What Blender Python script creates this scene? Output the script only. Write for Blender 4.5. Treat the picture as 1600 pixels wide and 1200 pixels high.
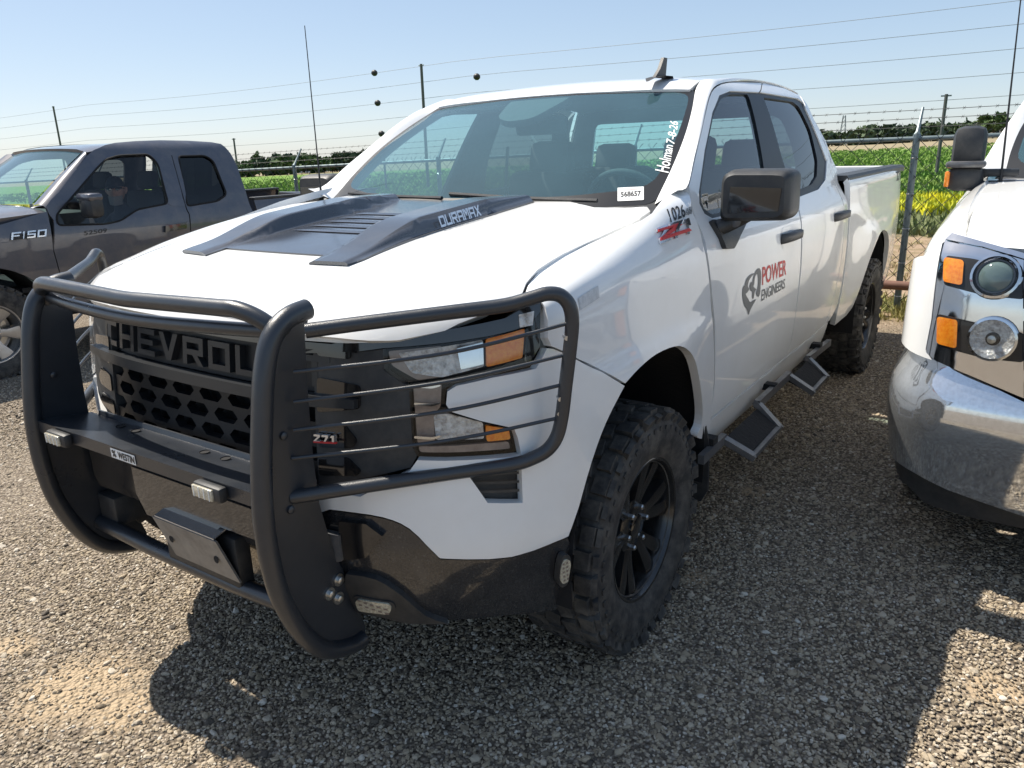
import bpy, bmesh, math, random
import numpy as np
from mathutils import Vector, Matrix
random.seed(7); RNG = np.random.default_rng(7)
for o in list(bpy.data.objects): bpy.data.objects.remove(o)
scn = bpy.context.scene; COL = scn.collection
rad = math.radians
# ---------------------------------------------------------------- camera (solved from the photo: metres, x = driver side, y = back, z = up)
CAM = np.array([1.912, -2.106, 1.600]); YAW, PITCH, ROLL, FPX = rad(34.51), rad(16.91), rad(-1.685), 1199.3
def cam_axes():
    cy, sy, cp, sp = math.cos(YAW), math.sin(YAW), math.cos(PITCH), math.sin(PITCH)
    f = np.array([-sy*cp, cy*cp, -sp]); r = np.array([cy, sy, 0.0]); u = np.cross(r, f)
    c, s = math.cos(ROLL), math.sin(ROLL)
    return c*r+s*u, -s*r+c*u, f
CR, CU, CF = cam_axes()
cd = bpy.data.cameras.new('camera'); cam = bpy.data.objects.new('camera', cd); COL.objects.link(cam)
cd.sensor_fit = 'HORIZONTAL'; cd.sensor_width = 36; cd.lens = FPX/1600*36; cd.clip_start = .05; cd.clip_end = 3000
mw = Matrix.Identity(4)
for i in range(3): mw[i][0], mw[i][1], mw[i][2], mw[i][3] = CR[i], CU[i], -CF[i], CAM[i]
cam.matrix_world = mw; scn.camera = cam
# ---------------------------------------------------------------- sky, sun, exposure
SUN_EL, SUN_AZ = rad(56.5), rad(-90.5)          # azimuth from +y towards +x
wd = bpy.data.worlds.new('World'); scn.world = wd; wd.use_nodes = True
nt = wd.node_tree; nt.nodes.clear()
sky = nt.nodes.new('ShaderNodeTexSky'); sky.sky_type = 'NISHITA'; sky.sun_disc = False
sky.sun_elevation = SUN_EL; sky.sun_rotation = SUN_AZ; sky.air_density = .7; sky.dust_density = .6; sky.ozone_density = 3.0; sky.altitude = 0
bg = nt.nodes.new('ShaderNodeBackground'); bg.inputs[1].default_value = 0.15
hzg = nt.nodes.new('ShaderNodeGamma'); hzg.inputs[1].default_value = .46; hzs = nt.nodes.new('ShaderNodeHueSaturation'); hzs.inputs['Saturation'].default_value = 1.3      # even, hazy summer sky
nt.links.new(sky.outputs[0], hzg.inputs[0]); nt.links.new(hzg.outputs[0], hzs.inputs['Color'])
wo = nt.nodes.new('ShaderNodeOutputWorld'); nt.links.new(hzs.outputs[0], bg.inputs[0]); nt.links.new(bg.outputs[0], wo.inputs[0])
sl = bpy.data.lights.new('sun', 'SUN'); sl.energy = 2.9; sl.angle = rad(.53); sl.color = (1, .93, .82)
sun = bpy.data.objects.new('sun', sl); COL.objects.link(sun)
sd = Vector((math.sin(SUN_AZ)*math.cos(SUN_EL), math.cos(SUN_AZ)*math.cos(SUN_EL), math.sin(SUN_EL)))
sun.rotation_euler = sd.to_track_quat('Z', 'Y').to_euler(); sun.location = sd*60
scn.view_settings.view_transform = 'Standard'; scn.view_settings.look = 'None'; scn.view_settings.exposure = 1.36; scn.view_settings.gamma = 1
scn.cycles.max_bounces = 8; scn.cycles.transparent_max_bounces = 16; scn.cycles.glossy_bounces = 5; scn.cycles.caustics_reflective = False; scn.cycles.caustics_refractive = False

# ---------------------------------------------------------------- materials
MATS = {}
def M(name, col, rough=.5, metal=0., coat=0., spec=.5, noise=None, col2=None, bump=None, rnoise=None, dust=None):
    """procedural principled material. noise=(scale, low, high) mixes col->col2; bump=(scale,dist); dust=(colour, amount, scale)"""
    m = bpy.data.materials.new(name); m.use_nodes = True; N = m.node_tree.nodes; L = m.node_tree.links
    b = N['Principled BSDF']; b.inputs['Base Color'].default_value = (*col, 1); b.inputs['Roughness'].default_value = rough
    b.inputs['Metallic'].default_value = metal; b.inputs['Coat Weight'].default_value = coat; b.inputs['Coat Roughness'].default_value = .03 if coat >= .8 or coat == 0 else .16
    b.inputs['Specular IOR Level'].default_value = spec
    tc = N.new('ShaderNodeTexCoord'); out = None
    def nz(sc, det=5, ro=.6):
        n = N.new('ShaderNodeTexNoise'); n.inputs['Scale'].default_value = sc; n.inputs['Detail'].default_value = det; n.inputs['Roughness'].default_value = ro
        L.new(tc.outputs['Object'], n.inputs['Vector']); return n
    def ramp(src, lo, hi):
        r = N.new('ShaderNodeMapRange'); r.inputs[1].default_value = lo; r.inputs[2].default_value = hi; L.new(src, r.inputs[0]); return r.outputs[0]
    if noise:
        mx = N.new('ShaderNodeMix'); mx.data_type = 'RGBA'; mx.inputs[6].default_value = (*col, 1); mx.inputs[7].default_value = (*(col2 or col), 1)
        L.new(ramp(nz(noise[0]).outputs[0], noise[1], noise[2]), mx.inputs[0]); out = mx.outputs[2]
    if dust:
        mx = N.new('ShaderNodeMix'); mx.data_type = 'RGBA'; mx.inputs[7].default_value = (*dust[0], 1)
        if out: L.new(out, mx.inputs[6])
        else: mx.inputs[6].default_value = (*col, 1)
        mu = N.new('ShaderNodeMath'); mu.operation = 'MULTIPLY'; mu.inputs[1].default_value = dust[1]
        L.new(ramp(nz(dust[2], 8, .7).outputs[0], .42, .68), mu.inputs[0]); L.new(mu.outputs[0], mx.inputs[0]); out = mx.outputs[2]
    if out: L.new(out, b.inputs['Base Color'])
    if rnoise: L.new(ramp(nz(rnoise[0]).outputs[0], .3, .7), (q := N.new('ShaderNodeMapRange')).inputs[0]); q.inputs[3].default_value = rnoise[1]; q.inputs[4].default_value = rnoise[2]; L.new(q.outputs[0], b.inputs['Roughness'])
    if bump:
        bp = N.new('ShaderNodeBump'); bp.inputs['Strength'].default_value = 1; bp.inputs['Distance'].default_value = bump[1]
        L.new(nz(bump[0], 4).outputs[0], bp.inputs['Height']); L.new(bp.outputs[0], b.inputs['Normal'])
    MATS[name] = m; return m
def glass(name, tint, rough=0.0, refl=1.0, ior=1.5, film=None):
    m = bpy.data.materials.new(name); m.use_nodes = True; N = m.node_tree.nodes; L = m.node_tree.links; N.clear()
    o = N.new('ShaderNodeOutputMaterial'); t = N.new('ShaderNodeBsdfTransparent'); g = N.new('ShaderNodeBsdfGlossy'); mx = N.new('ShaderNodeMixShader'); fr = N.new('ShaderNodeFresnel')
    t.inputs[0].default_value = (*tint, 1); g.inputs['Roughness'].default_value = rough; g.inputs[0].default_value = (refl, refl, refl, 1); 
    ge = N.new('ShaderNodeNewGeometry'); mi = N.new('ShaderNodeMapRange'); mi.inputs[3].default_value = ior; mi.inputs[4].default_value = 1/ior; L.new(ge.outputs['Backfacing'], mi.inputs[0]); L.new(mi.outputs[0], fr.inputs[0])   # thin pane: same reflection from both faces
    L.new(fr.outputs[0], mx.inputs[0]); L.new(t.outputs[0], mx.inputs[1]); L.new(g.outputs[0], mx.inputs[2]); sh = mx.outputs[0]
    if film:      # dust film plus sky-reflection veil painted as diffuse colour: (colour, share)
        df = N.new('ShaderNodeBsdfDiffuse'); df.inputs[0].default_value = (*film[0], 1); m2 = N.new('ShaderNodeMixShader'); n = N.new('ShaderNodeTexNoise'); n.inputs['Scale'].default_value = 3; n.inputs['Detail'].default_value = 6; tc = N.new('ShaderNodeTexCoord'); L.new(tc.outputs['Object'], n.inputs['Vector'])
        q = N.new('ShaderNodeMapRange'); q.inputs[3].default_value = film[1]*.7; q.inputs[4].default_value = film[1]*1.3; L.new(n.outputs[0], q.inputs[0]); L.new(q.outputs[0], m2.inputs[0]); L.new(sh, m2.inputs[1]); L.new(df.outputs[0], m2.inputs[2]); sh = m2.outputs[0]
    L.new(sh, o.inputs[0])
    MATS[name] = m; return m
WHITE = M('white_paint', (.84, .845, .84), .5, coat=1, spec=.3, noise=(2.2, .3, .75), col2=(.81, .815, .805), dust=((.58, .53, .45), .10, 6))
TRIMBLK = M('window_trim_black', (.016, .018, .022), .38, spec=.25)
MESHBLK = M('grille_mesh_black', (.012, .013, .015), .4, spec=.35)
LETTER = M('dark_grille_letter', (.030, .032, .035), .32, spec=.4)
POWDER = M('black_powder_coat', (.021, .025, .032), .34, coat=.25, spec=.6, bump=(900, .0004), rnoise=(9, .26, .40), dust=((.2, .18, .15), .035, 22))
PLASTIC = M('black_plastic', (.026, .028, .031), .48, bump=(700, .0005), dust=((.22, .2, .17), .16, 14))
GLOSSBLK = M('gloss_black', (.008, .008, .009), .12, coat=1, dust=((.2, .18, .15), .06, 30))
DIRTYBLK = M('dusty_black_bumper', (.018, .019, .022), .22, coat=.8, noise=(140, .58, .75), col2=(.07, .068, .065), dust=((.16, .15, .14), .12, 9))
SATIN = M('satin_black_hood_film', (.034, .038, .047), .24, coat=.7, spec=.8, rnoise=(14, .18, .26), dust=((.25, .24, .22), .05, 40))
RUBBER = M('tyre_rubber', (.028, .028, .03), .75, spec=.3, noise=(18, .35, .7), col2=(.055, .053, .05), bump=(160, .0012), dust=((.24, .22, .19), .38, 14))
RIM = M('black_wheel', (.009, .009, .010), .22, coat=.5, dust=((.15, .14, .12), .12, 25))
WELL = M('wheel_well_liner', (.006, .006, .007), .9, bump=(60, .004))
DARK = M('dark_underbody', (.008, .008, .009), .85)
CHROME = M('chrome', (.78, .79, .80), .07, metal=1, rnoise=(12, .04, .12), dust=((.45, .42, .37), .12, 30))
DCHROME = M('dusty_chrome', (.76, .79, .82), .07, metal=.87, rnoise=(16, .03, .10), dust=((.42, .41, .40), .35, 90))
STEEL = M('zinc_bolt', (.55, .55, .54), .3, metal=1)
GREYBAR = M('grey_step_paint', (.12, .125, .135), .36, metal=.3, noise=(30, .4, .7), col2=(.09, .09, .095), dust=((.3, .27, .23), .3, 18))
AMBER = M('amber_lens', (1.0, .36, .03), .15, coat=.5, noise=(90, .35, .65), col2=(.9, .22, .015))
BRONZE = M('bronze_tint_reflector', (.36, .29, .25), .25, metal=.2, noise=(35, .3, .7), col2=(.24, .19, .165))
REFLECT = M('lamp_reflector', (.86, .85, .83), .14, metal=.25, noise=(55, .38, .66), col2=(.36, .33, .30), bump=(120, .006))
LED = M('led_lens', (.62, .58, .46), .25, coat=1, noise=(180, .4, .6), col2=(.4, .36, .27))
INTER = M('interior_grey', (.035, .036, .038), .75, noise=(40, .3, .7), col2=(.05, .05, .052))
SEAT = M('seat_cloth', (.028, .029, .031), .9, bump=(500, .001))
LINER = M('headliner', (.25, .245, .235), .95)
WHITEM = M('white_print', (.85, .85, .83), .6); REDM = M('red_print', (.62, .03, .03), .45); BLKM = M('black_print', (.015, .015, .016), .5); GRYM = M('grey_print', (.16, .165, .165), .5)
SILVERM = M('silver_badge', (.75, .76, .78), .2, metal=.8)
MIRRORG = M('mirror_glass', (.85, .87, .88), .03, metal=1)
FORDP = M('grey_metallic_paint', (.074, .078, .098), .36, metal=.35, coat=1, dust=((.28, .23, .19), .22, 5))
WS = glass('windshield_glass', (.60, .85, .86), ior=1.6, film=((.28, .60, .74), .11)); SIDEG = glass('tinted_side_glass', (.60, .68, .70), film=((.4, .55, .65), .02)); LENS = glass('clear_lens', (.92, .93, .93), ior=1.45)  # cyan windshield film: sky reflection put into the dust colour
PRIVG = glass('privacy_glass', (.13, .15, .16))

# ---------------------------------------------------------------- object helpers
def tag(o, label=None, cat=None, group=None, kind=None):
    for k, v in (('label', label), ('category', cat), ('group', group), ('kind', kind)):
        if v: o[k] = v
    return o
def empty(name, loc=(0, 0, 0), rz=0, **k):
    o = bpy.data.objects.new(name, None); COL.objects.link(o); o.location = loc; o.rotation_euler = (0, 0, rz); o.empty_display_size = .2
    return tag(o, **k)
def link(name, me, mat, parent=None, **k):
    o = bpy.data.objects.new(name, me); COL.objects.link(o)
    if mat is not None and not me.materials:
        for m in (mat if isinstance(mat, (list, tuple)) else [mat]): me.materials.append(m)
    if parent is not None: o.parent = parent
    return tag(o, **k)
def mesh(name, V, F, smooth=True, N=None):
    me = bpy.data.meshes.new(name); me.from_pydata([tuple(map(float, v)) for v in V], [], [tuple(f) for f in F]); me.update()
    if smooth:
        me.polygons.foreach_set('use_smooth', [True]*len(me.polygons))
        if N is not None: me.normals_split_custom_set_from_vertices([tuple(map(float, n)) for n in N])
        elif smooth != 'all': me.set_sharp_from_angle(angle=rad(38 if smooth is True else smooth))
    return me
class MB:
    def __init__(s): s.V = []; s.F = []
    def add(s, V, F):
        b = len(s.V); s.V += [tuple(v) for v in V]; s.F += [tuple(i+b for i in f) for f in F]; return s
    def box(s, c, d, R=None, bev=0.):
        x, y, z = (t/2 for t in d); b = min(bev, x*.9, y*.9, z*.9)
        if b <= 0:
            V = [(i*x, j*y, k*z) for i in (-1, 1) for j in (-1, 1) for k in (-1, 1)]
            F = [(0, 1, 3, 2), (4, 6, 7, 5), (0, 4, 5, 1), (2, 3, 7, 6), (0, 2, 6, 4), (1, 5, 7, 3)]
        else:
            bm = bmesh.new(); bmesh.ops.create_cube(bm, size=1)
            for v in bm.verts: v.co = Vector((v.co.x*2*x, v.co.y*2*y, v.co.z*2*z))
            bmesh.ops.bevel(bm, geom=bm.edges[:], offset=b, segments=2, affect='EDGES', profile=.5)
            V = [v.co[:] for v in bm.verts]; F = [[v.index for v in f.verts] for f in bm.faces]; bm.free()
        V = [Vector(v) for v in V]
        if R is not None: V = [R @ v for v in V]
        return s.add([v+Vector(c) for v in V], F)
    def tube(s, path, r, n=12, closed=False, caps=True, flat=None):
        P = [Vector(p) for p in path]; m = len(P); rr = r if hasattr(r, '__len__') else [r]*m
        T = []
        for i in range(m):
            a = P[i-1] if (i or closed) else P[0]; b = P[(i+1) % m] if (i < m-1 or closed) else P[-1]
            T.append((b-a).normalized())
        up = Vector((0, 0, 1)) if abs(T[0].z) < .9 else Vector((1, 0, 0))
        X = T[0].cross(up).normalized(); base = len(s.V); k0 = 0
        for i in range(m):
            X = (X - T[i]*X.dot(T[i])).normalized(); Y = T[i].cross(X)
            for k in range(n):
                a = 2*math.pi*k/n; s.V.append(tuple(P[i]+(X*math.cos(a)+Y*math.sin(a))*rr[i]))
        for i in range(m if closed else m-1):
            j = (i+1) % m
            for k in range(n):
                k2 = (k+1) % n; s.F.append((base+i*n+k, base+i*n+k2, base+j*n+k2, base+j*n+k))
        if caps and not closed:
            s.F.append(tuple(base+k for k in range(n))[::-1]); s.F.append(tuple(base+(m-1)*n+k for k in range(n)))
        return s
    def lathe(s, prof, n=48, o=(0, 0, 0), ax='x', caps=False):
        """prof = [(axial, radius)]; revolve about axis ax through o"""
        base = len(s.V); O = Vector(o)
        for a, r in prof:
            for k in range(n):
                t = 2*math.pi*k/n; c, d = r*math.cos(t), r*math.sin(t)
                s.V.append(tuple(O+Vector({'x': (a, c, d), 'y': (c, a, d), 'z': (c, d, a)}[ax])))
        for i in range(len(prof)-1):
            for k in range(n):
                k2 = (k+1) % n; s.F.append((base+i*n+k, base+(i+1)*n+k, base+(i+1)*n+k2, base+i*n+k2))
        if caps:
            s.F.append(tuple(base+k for k in range(n))); s.F.append(tuple(base+(len(prof)-1)*n+k for k in range(n))[::-1])
        return s
    def prism(s, poly, off):
        """planar 3D polygon (any plane, may be concave) extruded by vector off"""
        n = len(poly); P = [Vector(p) for p in poly]; O = Vector(off)
        from mathutils.geometry import tessellate_polygon
        tri = tessellate_polygon([P]); V = P+[p+O for p in P]
        F = [tuple(t) for t in tri]+[tuple(i+n for i in t)[::-1] for t in tri]+[(i, (i+1) % n, (i+1) % n+n, i+n) for i in range(n)]
        return s.add(V, F)
    def grid(s, G, flip=False):
        G = np.asarray(G); a, b = G.shape[:2]; base = len(s.V); s.V += [tuple(p) for p in G.reshape(-1, 3)]
        for i in range(a-1):
            for j in range(b-1):
                f = (base+i*b+j, base+(i+1)*b+j, base+(i+1)*b+j+1, base+i*b+j+1); s.F.append(f[::-1] if flip else f)
        return s
    def build(s, name, mat, parent=None, smooth=True, fix=True, **k):
        me = mesh(name, s.V, s.F, False)
        if fix:
            bm = bmesh.new(); bm.from_mesh(me); bmesh.ops.recalc_face_normals(bm, faces=bm.faces[:]); bm.to_mesh(me); bm.free()
        if smooth:
            me.polygons.foreach_set('use_smooth', [True]*len(me.polygons))
            if smooth != 'all': me.set_sharp_from_angle(angle=rad(38 if smooth is True else smooth))
        return link(name, me, mat, parent, **k)
def mirror(o, name=None, parent=None):
    me = o.data.copy(); bm = bmesh.new(); bm.from_mesh(me)
    for v in bm.verts: v.co.x = -v.co.x
    bmesh.ops.reverse_faces(bm, faces=bm.faces[:]); 
    nn = None
    if o.data.has_custom_normals:
        nn = [None]*len(o.data.vertices)
        for l in o.data.loops: nn[l.vertex_index] = (-l.normal[0], l.normal[1], l.normal[2])
    bm.to_mesh(me); bm.free()
    if nn: me.normals_split_custom_set_from_vertices([n or (0, 0, 1) for n in nn])
    c = link(name or o.name.split('.')[0], me, None, parent or o.parent)
    for ch in o.children: mirror(ch, parent=c)
    return c
# ---------------------------------------------------------------- smooth surfaces and panels cut from them
def crw(k, t):
    k = np.asarray(k, float); t = np.asarray(t, float); n = len(k); i = np.clip(np.searchsorted(k, t, 'right')-1, 0, n-2)
    h = k[i+1]-k[i]; s = (t-k[i])/h; s = np.clip(s, -.6, 1.6)
    h00 = 2*s**3-3*s**2+1; h10 = (s**3-2*s**2+s)*h; h01 = -2*s**3+3*s**2; h11 = (s**3-s**2)*h
    lin = (s < 0) | (s > 1)
    W = np.zeros((len(t), n)); r = np.arange(len(t))
    a0 = np.maximum(i-1, 0); b1 = np.minimum(i+2, n-1)
    d0 = k[i+1]-k[a0]; d1 = k[b1]-k[i]
    np.add.at(W, (r, i), h00); np.add.at(W, (r, i+1), h01)
    np.add.at(W, (r, i+1), h10/d0); np.add.at(W, (r, a0), -h10/d0)
    np.add.at(W, (r, b1), h11/d1); np.add.at(W, (r, i), -h11/d1)
    if lin.any():
        W[lin] = 0; rl = r[lin]; il = i[lin]; sl_ = s[lin]
        np.add.at(W, (rl, il), 1-sl_); np.add.at(W, (rl, il+1), sl_)
    return W
class Surf:
    def __init__(s, us, vs, G, rng=None): s.us, s.vs, s.G = np.array(us, float), np.array(vs, float), np.array(G, float); s.tab = None
    def __call__(s, u, v):
        u = np.atleast_1d(np.asarray(u, float)); v = np.atleast_1d(np.asarray(v, float))
        return np.einsum('ni,nj,ijk->nk', crw(s.us, u), crw(s.vs, v), s.G, optimize=True)
    def nrm(s, u, v, e=2e-3):
        a = s(u+e, v)-s(u-e, v); b = s(u, v+e)-s(u, v-e); n = np.cross(a, b); return n/np.maximum(np.linalg.norm(n, axis=1, keepdims=True), 1e-12)
def project(P):
    d = np.atleast_2d(P)-CAM; z = d@CF; return np.stack([800+FPX*(d@CR)/z, 600-FPX*(d@CU)/z], 1)
def ray(px, py): return CF*FPX+CR*(px-800)+CU*(600-py)
def atx(px, py, v): d = ray(px, py); return CAM+d*(v-CAM[0])/d[0]
def aty(px, py, v): d = ray(px, py); return CAM+d*(v-CAM[1])/d[1]
def atz(px, py, v): d = ray(px, py); return CAM+d*(v-CAM[2])/d[2]
def uv(S, pts, n=90):
    """pixels of the photo -> parameters of the surface they lie on"""
    if S.tab is None:
        U, V = np.meshgrid(np.linspace(S.us[0], S.us[-1], n*2), np.linspace(S.vs[0], S.vs[-1], n), indexing='ij'); U = U.ravel(); V = V.ravel()
        P = S(U, V); q = project(P); dd = np.linalg.norm(P-CAM, axis=1); S.tab = (U, V, q, dd)
    U, V, q, dd = S.tab; out = []
    for p in pts:
        d2 = ((q-np.array(p))**2).sum(1)+dd*2.; k = d2.argmin(); x = np.array([U[k], V[k]])
        for _ in range(6):
            e = 1e-4; f0 = project(S(x[0], x[1]))[0]; J = np.stack([(project(S(x[0]+e, x[1]))[0]-f0)/e, (project(S(x[0], x[1]+e))[0]-f0)/e], 1)
            if abs(np.linalg.det(J)) < 1e2: break
            st = np.linalg.solve(J, np.array(p)-f0); st = np.clip(st, -.08, .08); x = x+st
        out.append(tuple(x))
    return out
def rnd(poly, r, n=4, only=None):
    """round the corners of a 2D polygon"""
    out = []; m = len(poly)
    for i in range(m):
        p = np.array(poly[i], float); a = np.array(poly[i-1], float); b = np.array(poly[(i+1) % m], float)
        if only is not None and i not in only: out.append(tuple(p)); continue
        la, lb = np.linalg.norm(a-p), np.linalg.norm(b-p); t = min(r, la*.45, lb*.45)
        A = p+(a-p)/la*t; B = p+(b-p)/lb*t
        for k in range(n+1):
            s = k/n; out.append(tuple((1-s)**2*A+2*s*(1-s)*p+s*s*B))
    return out
def smooth_line(pts, n=6, closed=False):
    P = np.array(pts, float); m = len(P); out = []
    for i in range(m if closed else m-1):
        p0 = P[(i-1) % m] if (closed or i) else P[0]; p1 = P[i]; p2 = P[(i+1) % m]; p3 = P[(i+2) % m] if (closed or i+2 < m) else P[-1]
        for k in range(n):
            t = k/n; out.append(tuple(.5*((2*p1)+(-p0+p2)*t+(2*p0-5*p1+4*p2-p3)*t*t+(-p0+3*p1-3*p2+p3)*t**3)))
    if not closed: out.append(tuple(P[-1]))
    return out
def panel(name, S, poly, mat, parent=None, du=.05, dv=.05, holes=(), skirt=.015, off=0., ref=(0, 1.2, .8), **k):
    bm = bmesh.new(); E = []
    for lp in [poly]+list(holes):
        q = [lp[0]]
        for p in lp[1:]:
            if (p[0]-q[-1][0])**2+(p[1]-q[-1][1])**2 > 1e-8: q.append(p)
        if (q[0][0]-q[-1][0])**2+(q[0][1]-q[-1][1])**2 < 1e-8: q.pop()
        vs = [bm.verts.new((p[0], p[1], 0)) for p in q]
        E += [bm.edges.new((vs[i], vs[(i+1) % len(vs)])) for i in range(len(vs))]
    bmesh.ops.triangle_fill(bm, edges=E, use_beauty=True, use_dissolve=False)
    A = np.array([v.co[:2] for v in bm.verts]); lo, hi = A.min(0), A.max(0)
    for ax, st in ((0, du), (1, dv)):
        x = math.ceil(lo[ax]/st)*st
        while x < hi[ax]:
            co = (x+1e-5, 0, 0) if ax == 0 else (0, x+1e-5, 0); no = (1, 0, 0) if ax == 0 else (0, 1, 0)
            bmesh.ops.bisect_plane(bm, geom=bm.verts[:]+bm.edges[:]+bm.faces[:], dist=1e-6, plane_co=co, plane_no=no); x += st
    bm.verts.index_update(); A = np.array([v.co[:2] for v in bm.verts]); P = S(A[:, 0], A[:, 1]); N = S.nrm(A[:, 0], A[:, 1])
    sg = 1. if float(((P-np.array(ref))*N).sum()) > 0 else -1.
    N = N*sg; P = P+N*off; F = []
    for f in bm.faces:
        ix = [v.index for v in f.verts]; a, b, c = P[ix[0]], P[ix[1]], P[ix[2]]
        nn = np.cross(b-a, c-a)
        F.append(ix if nn@N[ix[0]] > 0 else ix[::-1])
    V = list(P); NN = list(N)
    if skirt:
        for e in bm.edges:
            if len(e.link_faces) == 1:
                i, j = e.verts[0].index, e.verts[1].index; b = len(V); c = np.mean([v.co[:] for v in e.link_faces[0].verts], 0)
                m = S(c[0], c[1])[0]+N[i]*off
                q = [P[i], P[j], P[j]-N[j]*skirt, P[i]-N[i]*skirt]; n = np.cross(q[1]-q[0], q[3]-q[0]); n = n/max(np.linalg.norm(n), 1e-12)
                if n@((P[i]+P[j])/2-m) < 0: n = -n; q = [q[1], q[0], q[3], q[2]]
                V += q; NN += [n]*4; F.append([b, b+1, b+2, b+3])
    bm.free()
    return link(name, mesh(name, V, F, True, NN), mat, parent, **k)
TXT = {}
def text_mesh(body, bold=.0, shear=0., space=1.):
    key = (body, bold, shear, space)
    if key not in TXT:
        c = bpy.data.curves.new('t', 'FONT'); c.body = body; c.size = 1; c.offset = bold; c.shear = shear; c.space_character = space; c.resolution_u = 3; c.align_x = 'LEFT'
        o = bpy.data.objects.new('t', c); COL.objects.link(o); dg = bpy.context.evaluated_depsgraph_get(); dg.update()
        me = bpy.data.meshes.new_from_object(o.evaluated_get(dg)); bpy.data.objects.remove(o); bpy.data.curves.remove(c)
        V = np.array([v.co[:] for v in me.vertices]); F = [list(p.vertices) for p in me.polygons]; bpy.data.meshes.remove(me)
        lo, hi = V.min(0), V.max(0); V = (V-lo); V[:, 0] /= hi[0]-lo[0]; V[:, 1] /= hi[1]-lo[1]; TXT[key] = (V, F)
    return TXT[key]
def decal(name, fn, V, F, mat, parent, flip=False):
    """2D mesh in the unit square mapped by fn((n,2)) -> 3D"""
    P = fn(np.asarray(V)[:, :2])
    return link(name, mesh(name, P, [f[::-1] for f in F] if flip else F, False), mat, parent)
def quadmap(S, corners, off, ref=(0, 1.2, .8)):
    """corners (bl, br, tr, tl) as surface parameters; unit square -> surface"""
    c = np.array(corners, float)
    def fn(q):
        a, b = q[:, :1], q[:, 1:2]; w = (1-a)*(1-b)*c[0]+a*(1-b)*c[1]+a*b*c[2]+(1-a)*b*c[3]
        P = S(w[:, 0], w[:, 1]); N = S.nrm(w[:, 0], w[:, 1]); s = 1 if ((P-np.array(ref))*N).sum() > 0 else -1
        return P+N*s*off
    return fn
def text_on(name, S, body, corners, mat, parent, off=.0015, depth=0., bold=0., shear=0., space=1., ref=(0, 1.2, .8)):
    V, F = text_mesh(body, bold, shear, space); f0 = quadmap(S, corners, off+depth, ref); P = f0(V[:, :2])
    if depth:
        Q = quadmap(S, corners, off-.004, ref)(V[:, :2]); n = len(P); ec = {}
        for f in F:
            for a, b in zip(f, f[1:]+f[:1]): ec[(a, b)] = 1
        side = [(a, b, b+n, a+n) for (a, b) in ec if (b, a) not in ec]
        P = np.vstack([P, Q]); F = F+side
    mb = MB(); mb.V = [tuple(p) for p in P]; mb.F = [tuple(f) for f in F]
    return mb.build(name, mat, parent, smooth=False, fix=bool(depth))

# blocky lettering: strokes as convex quads in a unit cell
_t = .2; _g = lambda x0, y0, x1, y1: [(x0, y0), (x1, y0), (x1, y1), (x0, y1)]
BLK = {'C': [_g(0, 0, _t, 1), _g(_t, .8, 1, 1), _g(_t, 0, 1, .2)], 'H': [_g(0, 0, _t, 1), _g(1-_t, 0, 1, 1), _g(_t, .4, 1-_t, .6)], 'E': [_g(0, 0, _t, 1), _g(_t, .8, 1, 1), _g(_t, .4, .9, .6), _g(_t, 0, 1, .2)],
  'V': [[(.38, 0), (.62, 0), (.24, 1), (0, 1)], [(.38, 0), (.62, 0), (1, 1), (.76, 1)]], 'R': [_g(0, 0, _t, 1), _g(_t, .8, .8, 1), _g(_t, .36, .8, .56), _g(.8, .36, 1, 1), [(.75, 0), (1, 0), (.72, .36), (.47, .36)]],
  'O': [_g(0, 0, _t, 1), _g(1-_t, 0, 1, 1), _g(_t, .8, 1-_t, 1), _g(_t, 0, 1-_t, .2)], 'L': [_g(0, 0, _t, 1), _g(_t, 0, 1, .2)], 'T': [_g(.4, 0, .6, .8), _g(0, .8, 1, 1)], 'D': [_g(0, 0, _t, 1), _g(1-_t, .12, 1, .88), _g(_t, .8, .9, 1), _g(_t, 0, .9, .2)],
  'U': [_g(0, 0, _t, 1), _g(1-_t, 0, 1, 1), _g(_t, 0, 1-_t, .2)], 'A': [_g(0, 0, _t, 1), _g(1-_t, 0, 1, 1), _g(_t, .8, 1-_t, 1), _g(_t, .35, 1-_t, .52)], 'M': [_g(0, 0, _t, 1), _g(1-_t, 0, 1, 1), [(.4, .3), (.6, .3), (.4, 1), (_t, 1)], [(.4, .3), (.6, .3), (1-_t, 1), (.6, 1)]],
  'X': [[(0, 0), (.26, 0), (1, 1), (.74, 1)], [(.74, 0), (1, 0), (.26, 1), (0, 1)]], 'Z': [_g(0, .76, 1, 1), _g(0, 0, 1, .24), [(0, .24), (.36, .24), (1, .76), (.64, .76)]], '7': [_g(0, .76, 1, 1), [(.2, 0), (.5, 0), (1, .76), (.66, .76)]], '1': [_g(.35, 0, .65, 1), [(.05, .72), (.35, .72), (.35, 1), (.25, 1)]],
  'F': [_g(0, 0, _t, 1), _g(_t, .8, 1, 1), _g(_t, .4, .85, .58)], '5': [_g(0, .8, 1, 1), _g(0, .5, _t, .8), _g(0, .42, 1, .6), _g(.8, .2, 1, .42), _g(0, 0, 1, .2)], '0': [_g(0, 0, _t, 1), _g(.8, 0, 1, 1), _g(_t, .8, .8, 1), _g(_t, 0, .8, .2)]}
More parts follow.
